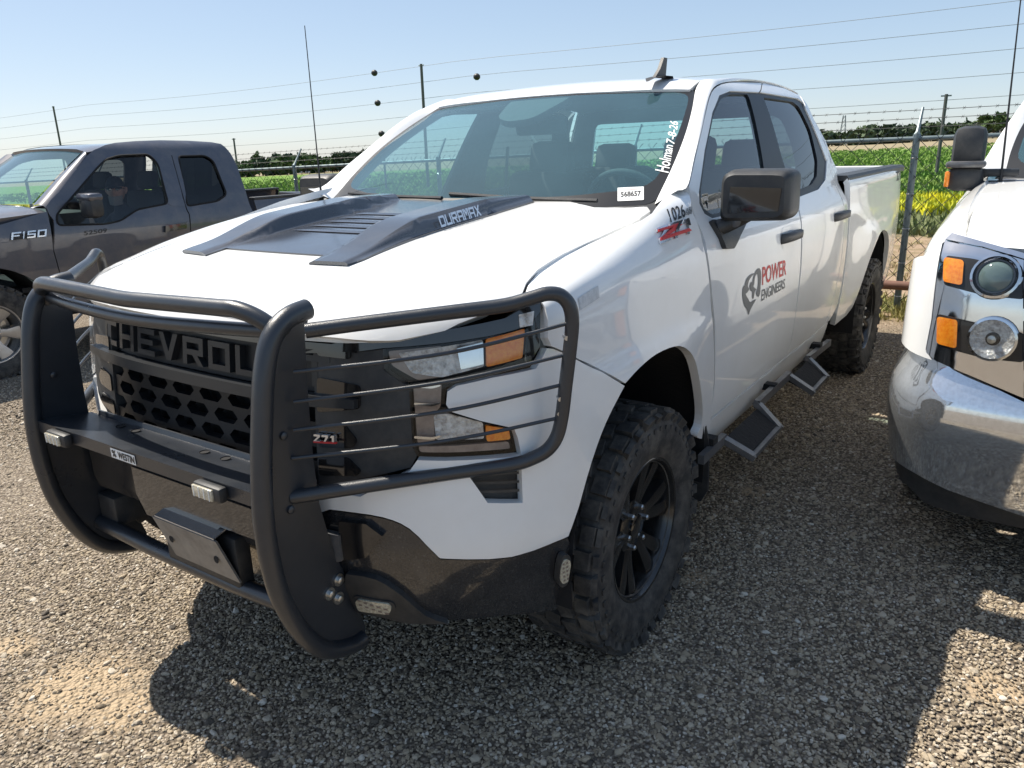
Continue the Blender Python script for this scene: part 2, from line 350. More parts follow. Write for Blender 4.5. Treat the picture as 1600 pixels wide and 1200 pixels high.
def block_text(name, S, body, corners, mat, parent, off=.001, depth=.006, gap=.25, fn=None, ref=(0, 1.2, .8)):
    n = len(body); w = 1/(n+(n-1)*gap); mb = MB(); f1 = fn or quadmap(S, corners, off+depth, ref); f0 = fn or quadmap(S, corners, off-.006, ref)
    for i, ch in enumerate(body):
        for q in BLK[ch]:
            p = np.array([(i*w*(1+gap)+x*w, y) for x, y in q]); T = f1(p)
            if fn: mb.add(T, [(0, 1, 2, 3)])
            else: mb.add(np.vstack([T, f0(p)]), [(0, 1, 2, 3), (0, 1, 5, 4), (1, 2, 6, 5), (2, 3, 7, 6), (3, 0, 4, 7)])
    return mb.build(name, mat, parent, smooth=False, fix=fn is None)
# ================================================================ white crew-cab pickup with grille guard
TRK = empty('pickup_truck', (0, 0, 0), label='white crew cab pickup with black grille guard and black hood insert', cat='truck')
# --- surfaces
fs = [-1.35, -1.2, -1.08, -.98, -.88, -.78, -.65, -.5, -.3, 0, .3, .5, .65, .78, .88, .98, 1.08, 1.2, 1.35]
fxy = {0: (0, -.935), .3: (.30, -.93), .5: (.50, -.905), .65: (.65, -.868), .78: (.775, -.80), .88: (.865, -.715), .98: (.93, -.625), 1.08: (.975, -.525), 1.2: (1.003, -.405), 1.35: (1.02, -.255)}
fz = [.33, .42, .52, .62, .72, .82, .95, 1.08, 1.18, 1.25, 1.31]
fdy = [.075, .045, .015, .0, .0, .005, .015, .03, .045, .06, .085]; fsx = [.965, .98, .99, 1., 1., 1., .998, .99, .978, .965, .945]
FRONT = Surf(fs, fz, [[(math.copysign(1, s)*fxy[abs(s)][0]*fsx[j], fxy[abs(s)][1]+fdy[j]*(1 if abs(s) < 1.1 else .3), z) for j, z in enumerate(fz)] for s in fs])
# side of the cab: u = y, v = height
sv = [.38, .46, .52, .60, .72, .86, 1.0, 1.12, 1.20, 1.255, 1.28, 1.325, 1.37, 1.45, 1.60, 1.75, 1.83, 1.875]
sx = [.89, .935, .955, .972, .986, .994, .997, .994, .988, .981, .972, .947, .922, .896, .844, .783, .738, .685]
SIDE = Surf([.25, .55, 1.0, 1.6, 2.2, 2.6, 2.85], sv, [[(x-dx*(1+max(0, v-1.2)*1.5), y, v) for x, v in zip(sx, sv)] for y, dx in ((.25, -.004), (.55, -.001), (1., 0), (1.6, 0), (2.2, .0), (2.6, .006), (2.85, .016))])
# front fender: v is a pseudo-height that runs over the crest to the hood gap
fv = [.42, .55, .70, .85, .95, 1.01, 1.05, 1.12, 1.20, 1.25, 1.28, 1.32, 1.36, 1.40, 1.44]
def fend(y, x0, fl, zt, xt):
    X = [x0-.05, x0-.022, x0-.008+fl*.6, x0+fl*.95, x0+fl, x0+.002+fl*.75, x0+.001+fl*.25, x0, x0-.006, x0-.013, x0-.022]
    zc = [.42, .55, .70, .85, .95, 1.01, 1.05, 1.12, 1.20, 1.25, 1.28]
    s = min(1, (zt-1.05)/.27); zc = [z if z <= 1.05 else 1.05+(z-1.05)*s for z in zc]; zm = zc[-1]; d = zt-zm
    row = [(x, y, z) for x, z in zip(X, zc)]
    row += [(x0-.040, y, zm+d*.45), (x0-.062, y, zm+d*.75), (xt+.02, y, zm+d*.95), (xt-.02, y, zm+d*1.02)]
    return row
FEND = Surf([-.75, -.62, -.5, -.38, -.2, 0, .2, .38, .56], fv, [fend(-.75, .865, .0, 1.245, .80), fend(-.62, .925, .0, 1.240, .835), fend(-.5, .965, .008, 1.268, .86), fend(-.38, .985, .018, 1.300, .872), fend(-.2, .995, .026, 1.336, .878),
      fend(0, .997, .028, 1.372, .88), fend(.2, .998, .026, 1.415, .885), fend(.38, .998, .016, 1.440, .885), fend(.56, .998, .002, 1.455, .87)])
# bed side
bv = [.42, .50, .60, .72, .86, .97, 1.03, 1.10, 1.20, 1.28, 1.34, 1.38, 1.40]
def bedr(y, x0, fl): return [(x0+a+fl*b, y, z) for z, a, b in zip(bv, [-.07, -.04, -.022, -.008, 0, .002, .002, .0, -.004, -.010, -.016, -.026, -.045], [0, 0, .5, .8, .95, 1, .7, .2, 0, 0, 0, 0, 0])]
BED = Surf([2.66, 2.9, 3.15, 3.4, 3.745, 4.1, 4.35, 4.6, 4.76, 4.86, 4.90], bv, [bedr(2.66, .985, 0), bedr(2.9, .985, .002), bedr(3.15, .985, .016), bedr(3.4, .985, .03), bedr(3.745, .985, .034), bedr(4.1, .985, .03), bedr(4.35, .983, .014), bedr(4.6, .975, .002), bedr(4.76, .958, 0), bedr(4.86, .915, 0), bedr(4.90, .86, 0)])
# hood
hv = [-.95, -.915, -.885, -.865, -.83, -.75, -.6, -.4, -.2, 0, .2, .4, .55]; hz = [1.09, 1.165, 1.212, 1.232, 1.255, 1.287, 1.322, 1.352, 1.374, 1.392, 1.411, 1.430, 1.443]
hu0 = [0, .2, .4, .52, .58, .63, .68, .75, .82, .88, .93]; hsh = [0, .004, .016, .03, .04, .055, .08, .13, .20, .30, .42]; hcr = [0, 0, .0, -.001, -.003, -.014, -.022, -.021, -.017, -.017, -.030]
hu = [-a for a in hu0[:0:-1]]+hu0
def hoodp(u, j):
    k = hu0.index(abs(u)); v = hv[j]; w = float(np.clip((.30-v)/1.2, 0, 1)); w = w*w*(3-2*w)
    lift = .012 if abs(u) < .6 else .012
    return (u, v+hsh[k]*w, hz[j]+hcr[k]*(1 if v > -.8 else .4)+lift-.012)
HOOD = Surf(hu, hv, [[hoodp(u, j) for j in range(len(hv))] for u in hu])
# windshield: u = -1..1, v = 0..1
WIND = Surf([-1, -.7, -.35, 0, .35, .7, 1], [-.1, 0, .25, .5, .75, 1, 1.06], [[(u*(.795-.125*t+.034*math.sin(math.pi*min(max(t, 0), 1))), (.27+.15*u*u)*(1-t)+(1.015+.065*u*u)*t-.012*math.sin(math.pi*min(max(t, 0), 1)), 1.408*(1-t)+(1.832-.014*u*u)*t+.016*math.sin(math.pi*min(max(t, 0), 1))) for t in (-.1, 0, .25, .5, .75, 1, 1.06)] for u in (-1, -.7, -.35, 0, .35, .7, 1)])
ROOF = Surf([-.70, -.6, -.45, 0, .45, .6, .70], [.98, 1.03, 1.10, 1.25, 1.5, 1.9, 2.3, 2.5, 2.6], [[(u, y+.06*(abs(u)/.7)**2*(1 if y < 1.2 else 0), z-c*(.35 if y < 1.2 else .9)) for y, z in ((.98, 1.822), (1.03, 1.842), (1.10, 1.868), (1.25, 1.895), (1.5, 1.909), (1.9, 1.912), (2.3, 1.896), (2.5, 1.872), (2.6, 1.845))] for u, c in ((-.70, .05), (-.6, .026), (-.45, .012), (0, 0), (.45, .012), (.6, .026), (.70, .05))])

def both(o): return o, mirror(o)
# --- hood
seam = uv(HOOD, [(816, 458), (822, 442), (840, 421), (880, 396), (940, 369), (1000, 341), (1016, 330)])
rear = uv(HOOD, [(1011, 323), (960, 324), (928, 324), (905, 319), (890, 315)])
half = [(0, -.905), (.25, -.905), (.45, -.904), (.6, -.903), (.7, -.90), (.78, -.89), (.84, -.86)]+seam+rear+[(.35, .30), (.2, .285), (0, .28)]
full = half+[(-x, y) for x, y in half[-2:0:-1]]
panel('hood', HOOD, full, WHITE, TRK, .04, .04, skirt=.03)
class Raised:
    def __init__(s, S, h): s.S, s.h, s.tab, s.us, s.vs = S, h, None, S.us, S.vs
    def __call__(s, u, v):
        u = np.atleast_1d(np.asarray(u, float)); v = np.atleast_1d(np.asarray(v, float)); P = s.S(u, v); P = P.copy(); P[:, 2] += s.h(u, v); return P
    def nrm(s, u, v, e=4e-3): return Surf.nrm(s, u, v, e)
def sst(a, b, x): t = np.clip((x-a)/(b-a), 0, 1); return t*t*(3-2*t)
def scoop_h(u, v):
    a = np.abs(u); wo = np.interp(v, [-.62, -.3, .3], [.385, .375, .385]); wi = np.interp(v, [-.6, -.4, -.1, .3], [.23, .20, .20, .25])
    ramp = .16+.84*sst(-.60, -.30, v); tail = 1-.55*sst(.0, .32, v)
    return .005+.047*ramp*tail*(1-sst(wo-.022, wo-.003, a))*sst(wi, wi+.03, a)
SCOOP = Raised(HOOD, scoop_h)
ih = [(0, -.585), (.225, -.585), (.235, -.655), (.375, -.65), (.385, -.60), (.378, -.3), (.385, .0), (.388, .285), (.2, .275), (0, .272)]
panel('hood_insert', SCOOP, ih+[(-x, y) for x, y in ih[-2:0:-1]], SATIN, TRK, .016, .02, skirt=.01)
for k in range(5):
    y = -.34+k*.075; mb = MB(); P = HOOD(np.linspace(-.17, .17, 9), np.full(9, y)); mb.grid([P+np.array([0, -.014, .006]), P+np.array([0, .0, .0115]), P+np.array([0, .020, .006])]); mb.build('hood_louvre', SATIN, TRK)
# DURAMAX lettering on the outer scoop wall
def wallmap(sgn):
    def fn(q):
        v = -.245+.215*q[:, 0]; u = np.full(len(v), .378); P = HOOD(u, v); P[:, 2] += .010+.033*q[:, 1]; P[:, 0] += .004-.012*q[:, 1]; P[:, 0] *= sgn; return P
    return fn
block_text('hood_lettering', None, 'DURAMAX', None, SILVERM, TRK, gap=.12, fn=wallmap(1))
# --- fender, doors, pillar, bed
hs = uv(FEND, [(819, 460.5), (826, 444), (843, 422.5), (882, 399), (942, 372), (1003, 344), (1019, 333), (1046, 296), (1060, 286), (1073, 291)])
ds = [(1074, 300), (1080, 329), (1095, 366), (1102, 396), (1110, 463), (1114, 508), (1115, 600), (1111, 660)]
arch = [(1101, 686), (1090, 684), (1091, 676), (1096, 664), (1098, 640), (1094, 600), (1086, 563), (1073, 545), (1055, 541), (1026, 553), (1000, 574), (977, 599)]
fen = hs+uv(FEND, ds)+uv(FEND, smooth_line(arch, 3))+uv(FEND, [(940, 578), (906, 562), (862, 541), (856, 528), (856, 500), (848, 474), (830, 466)])
fen = [(max(u_, -.56), v_) for u_, v_ in fen]
both(panel('front_fender', FEND, fen, WHITE, TRK, .04, .04, skirt=.03))
ARCH_F = uv(FEND, smooth_line(arch, 3))
top = [(1077, 291), (1087, 245), (1098, 198), (1109, 152), (1121, 135), (1145, 129), (1190, 130)]
dlo_f = [(1186, 144), (1141, 142), (1124, 149), (1113, 176), (1101, 235), (1092, 300), (1093, 318), (1101, 334), (1113, 341), (1242, 310)]
fd = uv(SIDE, smooth_line(top, 3))+uv(SIDE, dlo_f)+uv(SIDE, [(1249, 337), (1250, 420)])+[(1.655, .80), (1.655, .615), (1.64, .605), (.60, .605), (.575, .62)]+uv(SIDE, [(1117, 600), (1117, 507), (1113, 462), (1105, 395), (1098, 365), (1083, 328)])
FD = panel('front_door', SIDE, fd, WHITE, TRK, .05, .04, skirt=.03)
BS = uv(SIDE, [(1250, 337), (1251, 420)]); 
rd = uv(SIDE, [(1192, 130), (1225, 138), (1247, 148), (1259, 170), (1277, 212)])+[(2.62, 1.37), (2.60, 1.25), (2.60, .95), (2.52, .72), (2.44, .615), (2.42, .605), (1.675, .605), (1.663, .615), (1.663, .80)]+uv(SIDE, [(1252, 420), (1251, 337), (1244, 309.5), (1279, 296), (1290, 281), (1292, 250), (1275, 200), (1254, 159), (1247, 154), (1188, 144)])
RD = panel('rear_door', SIDE, rd, WHITE, TRK, .05, .04, skirt=.03)
qp = [(2.635, 1.36), (2.612, 1.25), (2.612, .95), (2.53, .72), (2.45, .605), (2.56, .60), (2.72, .66), (2.735, 1.0), (2.735, 1.25), (2.735, 1.38)]+uv(SIDE, [(1307, 263), (1290, 228), (1273, 190), (1262, 165), (1250, 149)])+uv(SIDE, [(1260, 170), (1278, 212)])
QP = panel('cab_corner', SIDE, qp, WHITE, TRK, .05, .04, skirt=.03)
rk = [(.50, .455), (2.52, .455), (2.52, .595), (.575, .595), (.55, .60), (.50, .64)]
RK = panel('rocker_panel', SIDE, rk, WHITE, TRK, .08, .03, skirt=.03)
# glass area: black trim with two openings
g1 = rnd(uv(SIDE, [(1170, 146), (1143, 146), (1128, 153), (1117, 178), (1105, 236), (1097, 300), (1099, 322), (1114, 334), (1203, 312)]), .02)
g2 = rnd(uv(SIDE, [(1194, 151), (1240, 158), (1250, 166), (1268, 203), (1279, 250), (1278, 275), (1270, 288), (1240, 300), (1222, 240)]), .02)
dl = uv(SIDE, [(1189, 144), (1248, 154), (1255, 159), (1276, 200), (1293, 250), (1291, 281), (1280, 296), (1244, 310), (1113, 342), (1100, 335), (1092, 318), (1091, 300), (1100, 235), (1112, 176), (1123, 149), (1141, 142)])
TR = panel('window_trim', SIDE, rnd(dl, .025), TRIMBLK, TRK, .06, .05, holes=[g1, g2], skirt=.02, off=-.006)
GL1 = panel('side_window', SIDE, g1, SIDEG, TRK, .08, .06, skirt=0, off=-.014); GL2 = panel('side_window', SIDE, g2, PRIVG, TRK, .08, .06, skirt=0, off=-.014)
TRIMIN = [panel('door_trim', SIDE, [(a, b) for a, b in [(.60, .62), (1.64, .62), (2.42, .62), (2.55, .8), (2.58, 1.33), (1.65, 1.335), (.62, 1.34), (.56, 1.3)]], INTER, TRK, .1, .08, skirt=.0, off=-.05),
  panel('door_frame_trim', SIDE, dl, INTER, TRK, .1, .08, holes=[g1, g2], skirt=.0, off=-.03)]
for q in (FD, RD, QP, RK, TR, GL1, GL2, *TRIMIN): mirror(q)
# bed
ba = smooth_line([(1322, 497), (1340, 484), (1352, 455), (1360, 418), (1367, 386), (1376, 364), (1384, 359), (1391, 372)], 3)
bu = uv(BED, ba)
arcb = [(3.745+.50*math.cos(t)*1.0, .50+.505*math.sin(t)) for t in np.linspace(rad(172), rad(4), 22)]
bp_ = [(2.765, 1.392), (2.765, 1.0), (2.765, .60), (2.80, .52), (3.13, .52), (3.235, .55)]+arcb+[(4.26, .50), (4.40, .50), (4.86, .56), (4.885, .75), (4.885, 1.34), (4.87, 1.39)]
both(panel('bed_side', BED, bp_, WHITE, TRK, .04, .04, skirt=.03))
# A pillar + roof rail: loft between windshield / roof edge and the door gap
tt = np.linspace(0, 1, 26); A1 = WIND(np.full(26, 1.0), tt); yy = np.linspace(1.12, 2.56, 24); A2 = ROOF(np.full(24, .655), yy); A = np.vstack([A1, A2])
B = SIDE(*np.array(uv(SIDE, smooth_line([(1059, 297), (1074, 291), (1085, 245), (1097, 198), (1108, 150), (1120, 133), (1145, 127), (1190, 128), (1225, 136), (1247, 146)], 8))).T)
def resample(P, n):
    d = np.r_[0, np.cumsum(np.linalg.norm(np.diff(P, axis=0), axis=1))]; t = np.linspace(0, d[-1], n); return np.stack([np.interp(t, d, P[:, k]) for k in range(3)], 1)
A = resample(A, 60); B = resample(B, 60); G = []
for a, b in zip(A, B):
    m = (a+b)/2; k_ = min(1, len(G)/14); o = np.array([.024, -.018 if a[1] < 1.05 else 0, .022])*k_; G.append([(1-t)**2*a+2*t*(1-t)*(m+o)+t*t*b for t in np.linspace(0, 1, 8)])
both(MB().grid(G).build('roof_pillar', WHITE, TRK, smooth='all'))
mbi = MB().grid([[p*[.96, 1, 1]+np.array([-.0, .03, -.03]) for p in r] for r in G]); both(mbi.build('pillar_trim', LINER, TRK, smooth='all'))
rp = [(x, 1.005 if abs(x) < .3 else 1.0) for x in np.linspace(-.655, .655, 9)]+[(.66, 1.2), (.66, 2.56), (.3, 2.60), (-.3, 2.60), (-.66, 2.56), (-.66, 1.2)]
panel('roof', ROOF, rp, WHITE, TRK, .06, .06, skirt=.02); panel('headliner', ROOF, [(x*.97, y+.03) for x, y in rp[:9]]+[(.64, 2.5), (-.64, 2.5)], LINER, TRK, .15, .2, skirt=0, off=-.035)
# windshield with black frit border
wf = rnd([(-1, .0), (-.6, -.02), (0, -.04), (.6, -.02), (1, .0), (1, 1), (0, 1.0), (-1, 1)], .06); wg = rnd([(-.955, .12), (-.6, .06), (0, .045), (.6, .06), (.955, .12), (.972, .965), (0, .978), (-.972, .965)], .10)
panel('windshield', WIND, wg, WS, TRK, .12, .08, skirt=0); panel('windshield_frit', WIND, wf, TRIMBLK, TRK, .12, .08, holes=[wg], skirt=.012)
panel('windshield_gasket', WIND, wf, DARK, TRK, .12, .08, holes=[wg], skirt=0, off=-.012)
panel('camera_pod', WIND, rnd([(-.28, .99), (-.22, .78), (-.1, .72), (.06, .74), (.12, .84), (.2, .99)], .05), INTER, TRK, .1, .1, skirt=.03, off=-.006)

# cowl between hood and glass
cw = MB(); n = 25; us = np.linspace(-1, 1, n); P0 = WIND(us, np.full(n, .045)); hx = np.clip(us*.80, -.80, .80)
P1 = np.stack([us*.83, np.interp(np.abs(us), [0, .4, .75, 1], [.25, .26, .29, .36]), np.full(n, 1.385)], 1); cw.grid([P0-[0, .003, .006], (P0+P1)/2-[0, 0, .012], P1]); cw.build('cowl', PLASTIC, TRK, smooth='all')
# --- front clip
def sym(h): return h+[(-a, b) for a, b in h[::-1] if abs(a) > 1e-6]
hl = [(598, 545), (700, 536), (765, 526), (829, 510), (851, 478), (858, 496), (853, 541), (836, 573), (770, 587), (712, 600), (697, 610), (694, 632), (702, 645), (752, 660), (801, 671), (807, 685), (812, 709), (652, 714), (645, 700), (639, 605), (600, 577)]
low = [(515, 796), (540, 799), (598, 808), (640, 826), (680, 865), (700, 873), (800, 870), (888, 838)]
cover = [(0, .70), (.30, .70), (.41, .69)]+uv(FRONT, smooth_line(low, 3))+uv(FRONT, smooth_line([(905, 790), (925, 720), (947, 660), (976, 603)], 3))+uv(FRONT, [(940, 581), (906, 565), (864, 545), (855, 544), (838, 576), (770, 590), (713, 603), (699, 612), (697, 632), (704, 643), (752, 658), (803, 669), (809, 684), (815, 712), (652, 719), (640, 736)])+[(.60, .785), (.45, .785), (.25, .78), (0, .78)]
vent = uv(FRONT, [(734, 746), (815, 731), (817, 786), (762, 786)])
panel('bumper_cover', FRONT, sym(cover), WHITE, TRK, .04, .035, holes=[vent, [(-a, b) for a, b in vent]], skirt=.03)
vs_ = uv(FRONT, [(728, 742), (820, 726), (822, 792), (758, 792)]); vp = panel('bumper_vent', FRONT, vs_, PLASTIC, TRK, .05, .03, skirt=.02, off=-.035)
for k in range(3):
    q = quadmap(FRONT, uv(FRONT, [(748, 775-k*14), (816, 772-k*14), (816, 768-k*14), (744, 771-k*14)]), -.018); g = q(np.array([(i/6, j) for j in (0, 1) for i in range(7)])).reshape(2, 7, 3); MB().grid(g).build('vent_slat', PLASTIC, vp)
mirror(vp)
val = [(0, .695), (.30, .695), (.41, .685)]+[(a, b-.006) for a, b in uv(FRONT, smooth_line(low, 3))]+uv(FRONT, [(892, 850), (884, 905), (871, 954), (800, 962), (700, 970), (640, 968), (600, 958), (560, 950)])+[(.42, .43), (.2, .43), (0, .43)]
panel('lower_bumper', FRONT, sym(val), DIRTYBLK, TRK, .04, .03, skirt=.04, off=-.004)
# raised lower lip of the black bumper, tow-hook mount and lamps
lip = uv(FRONT, smooth_line([(545, 892), (590, 900), (630, 925), (665, 955), (700, 968)], 3))+uv(FRONT, [(640, 968), (600, 958), (540, 946)])
both(panel('bumper_lip', FRONT, lip, PLASTIC, TRK, .03, .03, skirt=.02, off=.014))
both(panel('tow_mount', FRONT, uv(FRONT, [(534, 812), (575, 816), (600, 835), (575, 868), (534, 872)]), GLOSSBLK, TRK, .03, .03, skirt=.03, off=.012))
both(panel('tow_bracket', FRONT, uv(FRONT, [(508, 826), (536, 832), (541, 870), (515, 876)]), GREYBAR, TRK, .05, .05, skirt=.02, off=.02))
for q in ([(561, 931), (566, 927), (612, 934), (616, 941), (612, 950), (566, 945)], [(870, 880), (874, 868), (882, 868), (884, 876), (880, 902), (872, 906), (868, 900)]):
    b = panel('bumper_led', FRONT, rnd(uv(FRONT, [(x+(x-np.mean([p[0] for p in q]))*.22, y+(y-np.mean([p[1] for p in q]))*.35) for x, y in q]), .01), PLASTIC, TRK, .05, .05, skirt=.02, off=.018)
    l = panel('lens', FRONT, rnd(uv(FRONT, q), .01), LED, b, .02, .02, skirt=.006, off=.022)
    c = np.mean(uv(FRONT, q), 0); d = np.ptp(np.array(uv(FRONT, q)), axis=0)
    for i in range(5):
        for j in (-1, 1):
            if d[0] > d[1]*.9: P = quadmap(FRONT, [(c[0]+d[0]*(.17*(i-2)-.05), c[1]-.004*(i-2)+j*d[1]*.16-.003), (c[0]+d[0]*(.17*(i-2)+.05), c[1]-.004*(i-2)+j*d[1]*.16-.003), (c[0]+d[0]*(.17*(i-2)+.05), c[1]-.004*(i-2)+j*d[1]*.16+.003), (c[0]+d[0]*(.17*(i-2)-.05), c[1]-.004*(i-2)+j*d[1]*.16+.003)], .0232)
            else: P = quadmap(FRONT, [(c[0]+j*d[0]*.15-.003, c[1]+d[1]*(.17*(i-2)-.04)), (c[0]+j*d[0]*.15+.003, c[1]+d[1]*(.17*(i-2)-.04)), (c[0]+j*d[0]*.15+.003, c[1]+d[1]*(.17*(i-2)+.04)), (c[0]+j*d[0]*.15-.003, c[1]+d[1]*(.17*(i-2)+.04))], .0232)
            g = P(np.array([(0, 0), (1, 0), (1, 1), (0, 1)], float)); MB().add(g, [(0, 1, 2, 3)]).build('diode', BRONZE, b, False)
    mirror(b)
# header strip, lamp bar, headlights
hdr = [(0, 1.165), (.4, 1.165), (.58, 1.168), (.68, 1.175), (.72, 1.20), (.60, 1.205), (.3, 1.205), (0, 1.205)]
panel('grille_header', FRONT, sym(hdr), WHITE, TRK, .05, .03, skirt=.02, off=.004)
bar = uv(FRONT, [(470, 552), (534, 533), (620, 524), (712, 513), (790, 497), (822, 478), (847, 470), (851, 477), (829, 509), (765, 525), (700, 535), (598, 544), (560, 549)])
both(panel('lamp_bar', FRONT, bar, GLOSSBLK, TRK, .04, .03, skirt=.03))
HL = panel('headlight', FRONT, uv(FRONT, hl), DARK, TRK, .04, .03, skirt=0, off=-.05)
def hp(n, px, m, off, sk=.012): return panel(n, FRONT, rnd(uv(FRONT, px), .006), m, HL, .03, .02, skirt=sk, off=off)
hp('bezel', [(600, 550), (690, 541), (700, 590), (650, 597), (606, 573)], BRONZE, -.030); hp('reflector', [(618, 553), (758, 531), (760, 574), (690, 592), (640, 585)], REFLECT, -.026)
hp('reflector_bowl', [(715, 542), (758, 534), (759, 572), (722, 580)], CHROME, -.022); hp('turn_signal', [(762, 530), (826, 513), (822, 560), (763, 575)], AMBER, -.020); hp('side_marker', [(828, 512), (850, 485), (850, 540), (834, 566), (824, 566)], GLOSSBLK, -.016)
hp('inner_bezel', [(642, 608), (690, 602), (688, 640), (676, 650), (678, 697), (649, 698)], BRONZE, -.030); hp('low_reflector', [(676, 652), (700, 650), (758, 664), (760, 690), (680, 692)], REFLECT, -.026); hp('low_turn_signal', [(762, 668), (800, 674), (803, 690), (764, 694)], AMBER, -.022)
hp('lower_bezel', [(651, 702), (762, 697), (800, 694), (803, 705), (654, 711)], BRONZE, -.024)
for yy_ in (603, 631, 684): hp('light_strip', [(645, yy_), (675, yy_+2), (688, yy_-1), (688, yy_+2), (675, yy_+6), (645, yy_+4)], CHROME, -.016, .004)
hp('lens', hl, LENS, 0, 0); mirror(HL)
for a in ([(810, 492), (834, 486), (832, 508), (812, 512)],): both(panel('lamp_bar_lens', FRONT, uv(FRONT, a), REFLECT, TRK, .05, .05, skirt=.004, off=.002))
# grille
panel('grille_backing', FRONT, sym([(0, .775), (.66, .775), (.68, .9), (.66, 1.18), (0, 1.18)]), DARK, TRK, .06, .05, skirt=0, off=-.07)
gs = [(.47, .79)]+uv(FRONT, [(640, 733), (650, 716), (643, 701), (637, 606), (597, 579), (596, 546), (560, 550)])+[(.50, 1.155), (.47, 1.155)]
sp = panel('grille_surround', FRONT, gs, PLASTIC, TRK, .04, .04, skirt=.03, off=-.012)
for k, (px, hh) in enumerate((([(492, 540), (545, 547), (545, 562), (492, 556)], 0), ([(492, 590), (560, 603), (560, 640), (492, 645)], 0), ([(495, 668), (535, 664), (556, 690), (548, 702), (495, 700)], 0), ([(495, 716), (540, 716), (562, 738), (555, 745), (495, 744)], 0))):
    panel('surround_recess', FRONT, rnd(uv(FRONT, px), .012), GLOSSBLK, sp, .05, .04, skirt=.006, off=-.007)
mirror(sp)
GB = panel('grille_bar', FRONT, sym([(0, 1.035), (.55, 1.035), (.60, 1.06), (.60, 1.14), (0, 1.155)]), MESHBLK, TRK, .05, .03, skirt=.03, off=-.03)
block_text('grille_lettering', FRONT, 'CHEVROLET', [(-.52, 1.052), (.52, 1.052), (.52, 1.130), (-.52, 1.130)], LETTER, GB, off=-.029, depth=.018, gap=.26)
panel('grille_ledge', FRONT, sym([(0, 1.002), (.45, 1.004), (.60, 1.012), (.60, 1.034), (0, 1.032)]), LETTER, TRK, .05, .03, skirt=.05, off=.012)
panel('grille_upper_slat', FRONT, sym([(0, 1.145), (.60, 1.145), (.60, 1.162), (0, 1.162)]), GLOSSBLK, TRK, .05, .03, skirt=.04, off=-.006)
hexs = []
for r in range(4):
    for c in range(-4, 5):
        x = c*.128+(.064 if r % 2 else 0); z = .822+r*.052; w, h = .052, .019
        if abs(x) < .5: hexs.append([(x-w, z), (x-w*.62, z-h), (x+w*.62, z-h), (x+w, z), (x+w*.62, z+h), (x-w*.62, z+h)])
panel('grille_mesh', FRONT, sym([(0, .79), (.565, .79), (.565, 1.0), (0, 1.0)]), MESHBLK, TRK, .06, .06, holes=hexs, skirt=.028, off=-.018)
zb = uv(FRONT, [(494, 690), (529, 692), (529, 680), (494, 677)]); block_text('grille_badge', FRONT, 'Z71', zb, SILVERM, TRK, off=.004, depth=.006)
panel('grille_badge_bar', FRONT, [zb[0], zb[1], (zb[1][0], zb[1][1]+.004), (zb[0][0], zb[0][1]+.004)], REDM, TRK, .05, .05, skirt=.006, off=.0115)
# --- engine bay / wheel wells / underbody so nothing shows through
ub = MB(); ub.box((0, .2, .62), (1.2, 1.9, .30)); ub.box((0, -.25, .98), (1.36, 1.0, .45)); ub.box((0, 2.6, .60), (1.5, 3.9, .22)); ub.build('chassis', DARK, TRK)
for yc, n_ in ((0, 'wheel_liner'), (3.745, 'wheel_liner')):
    G = [[(x, yc+.50*math.cos(t)*1.0, .46+.56*math.sin(t)) for t in np.linspace(-.15, math.pi+.15, 20)] for x in (.62, .975 if yc else .985)]
    w_ = MB().grid(G); w_.add([(.62, yc+.55, .35), (.62, yc-.55, .35), (.62, yc-.55, 1.05), (.62, yc+.55, 1.05)], [(0, 1, 2, 3)]); both(w_.build(n_, WELL, TRK, smooth='all', fix=False))
# fill behind the front bumper cover
fb = MB(); fb.box((0, -.60, .66), (1.3, .46, .45)); fb.build('bumper_core', DARK, TRK)
# mud flap
mf = MB(); mf.prism([(.80, .50, .60), (.985, .50, .60), (.995, .52, .52), (.995, .53, .33), (.97, .53, .28), (.82, .53, .28), (.80, .52, .34)], (0, .012, 0)); both(mf.build('mud_flap', PLASTIC, TRK))
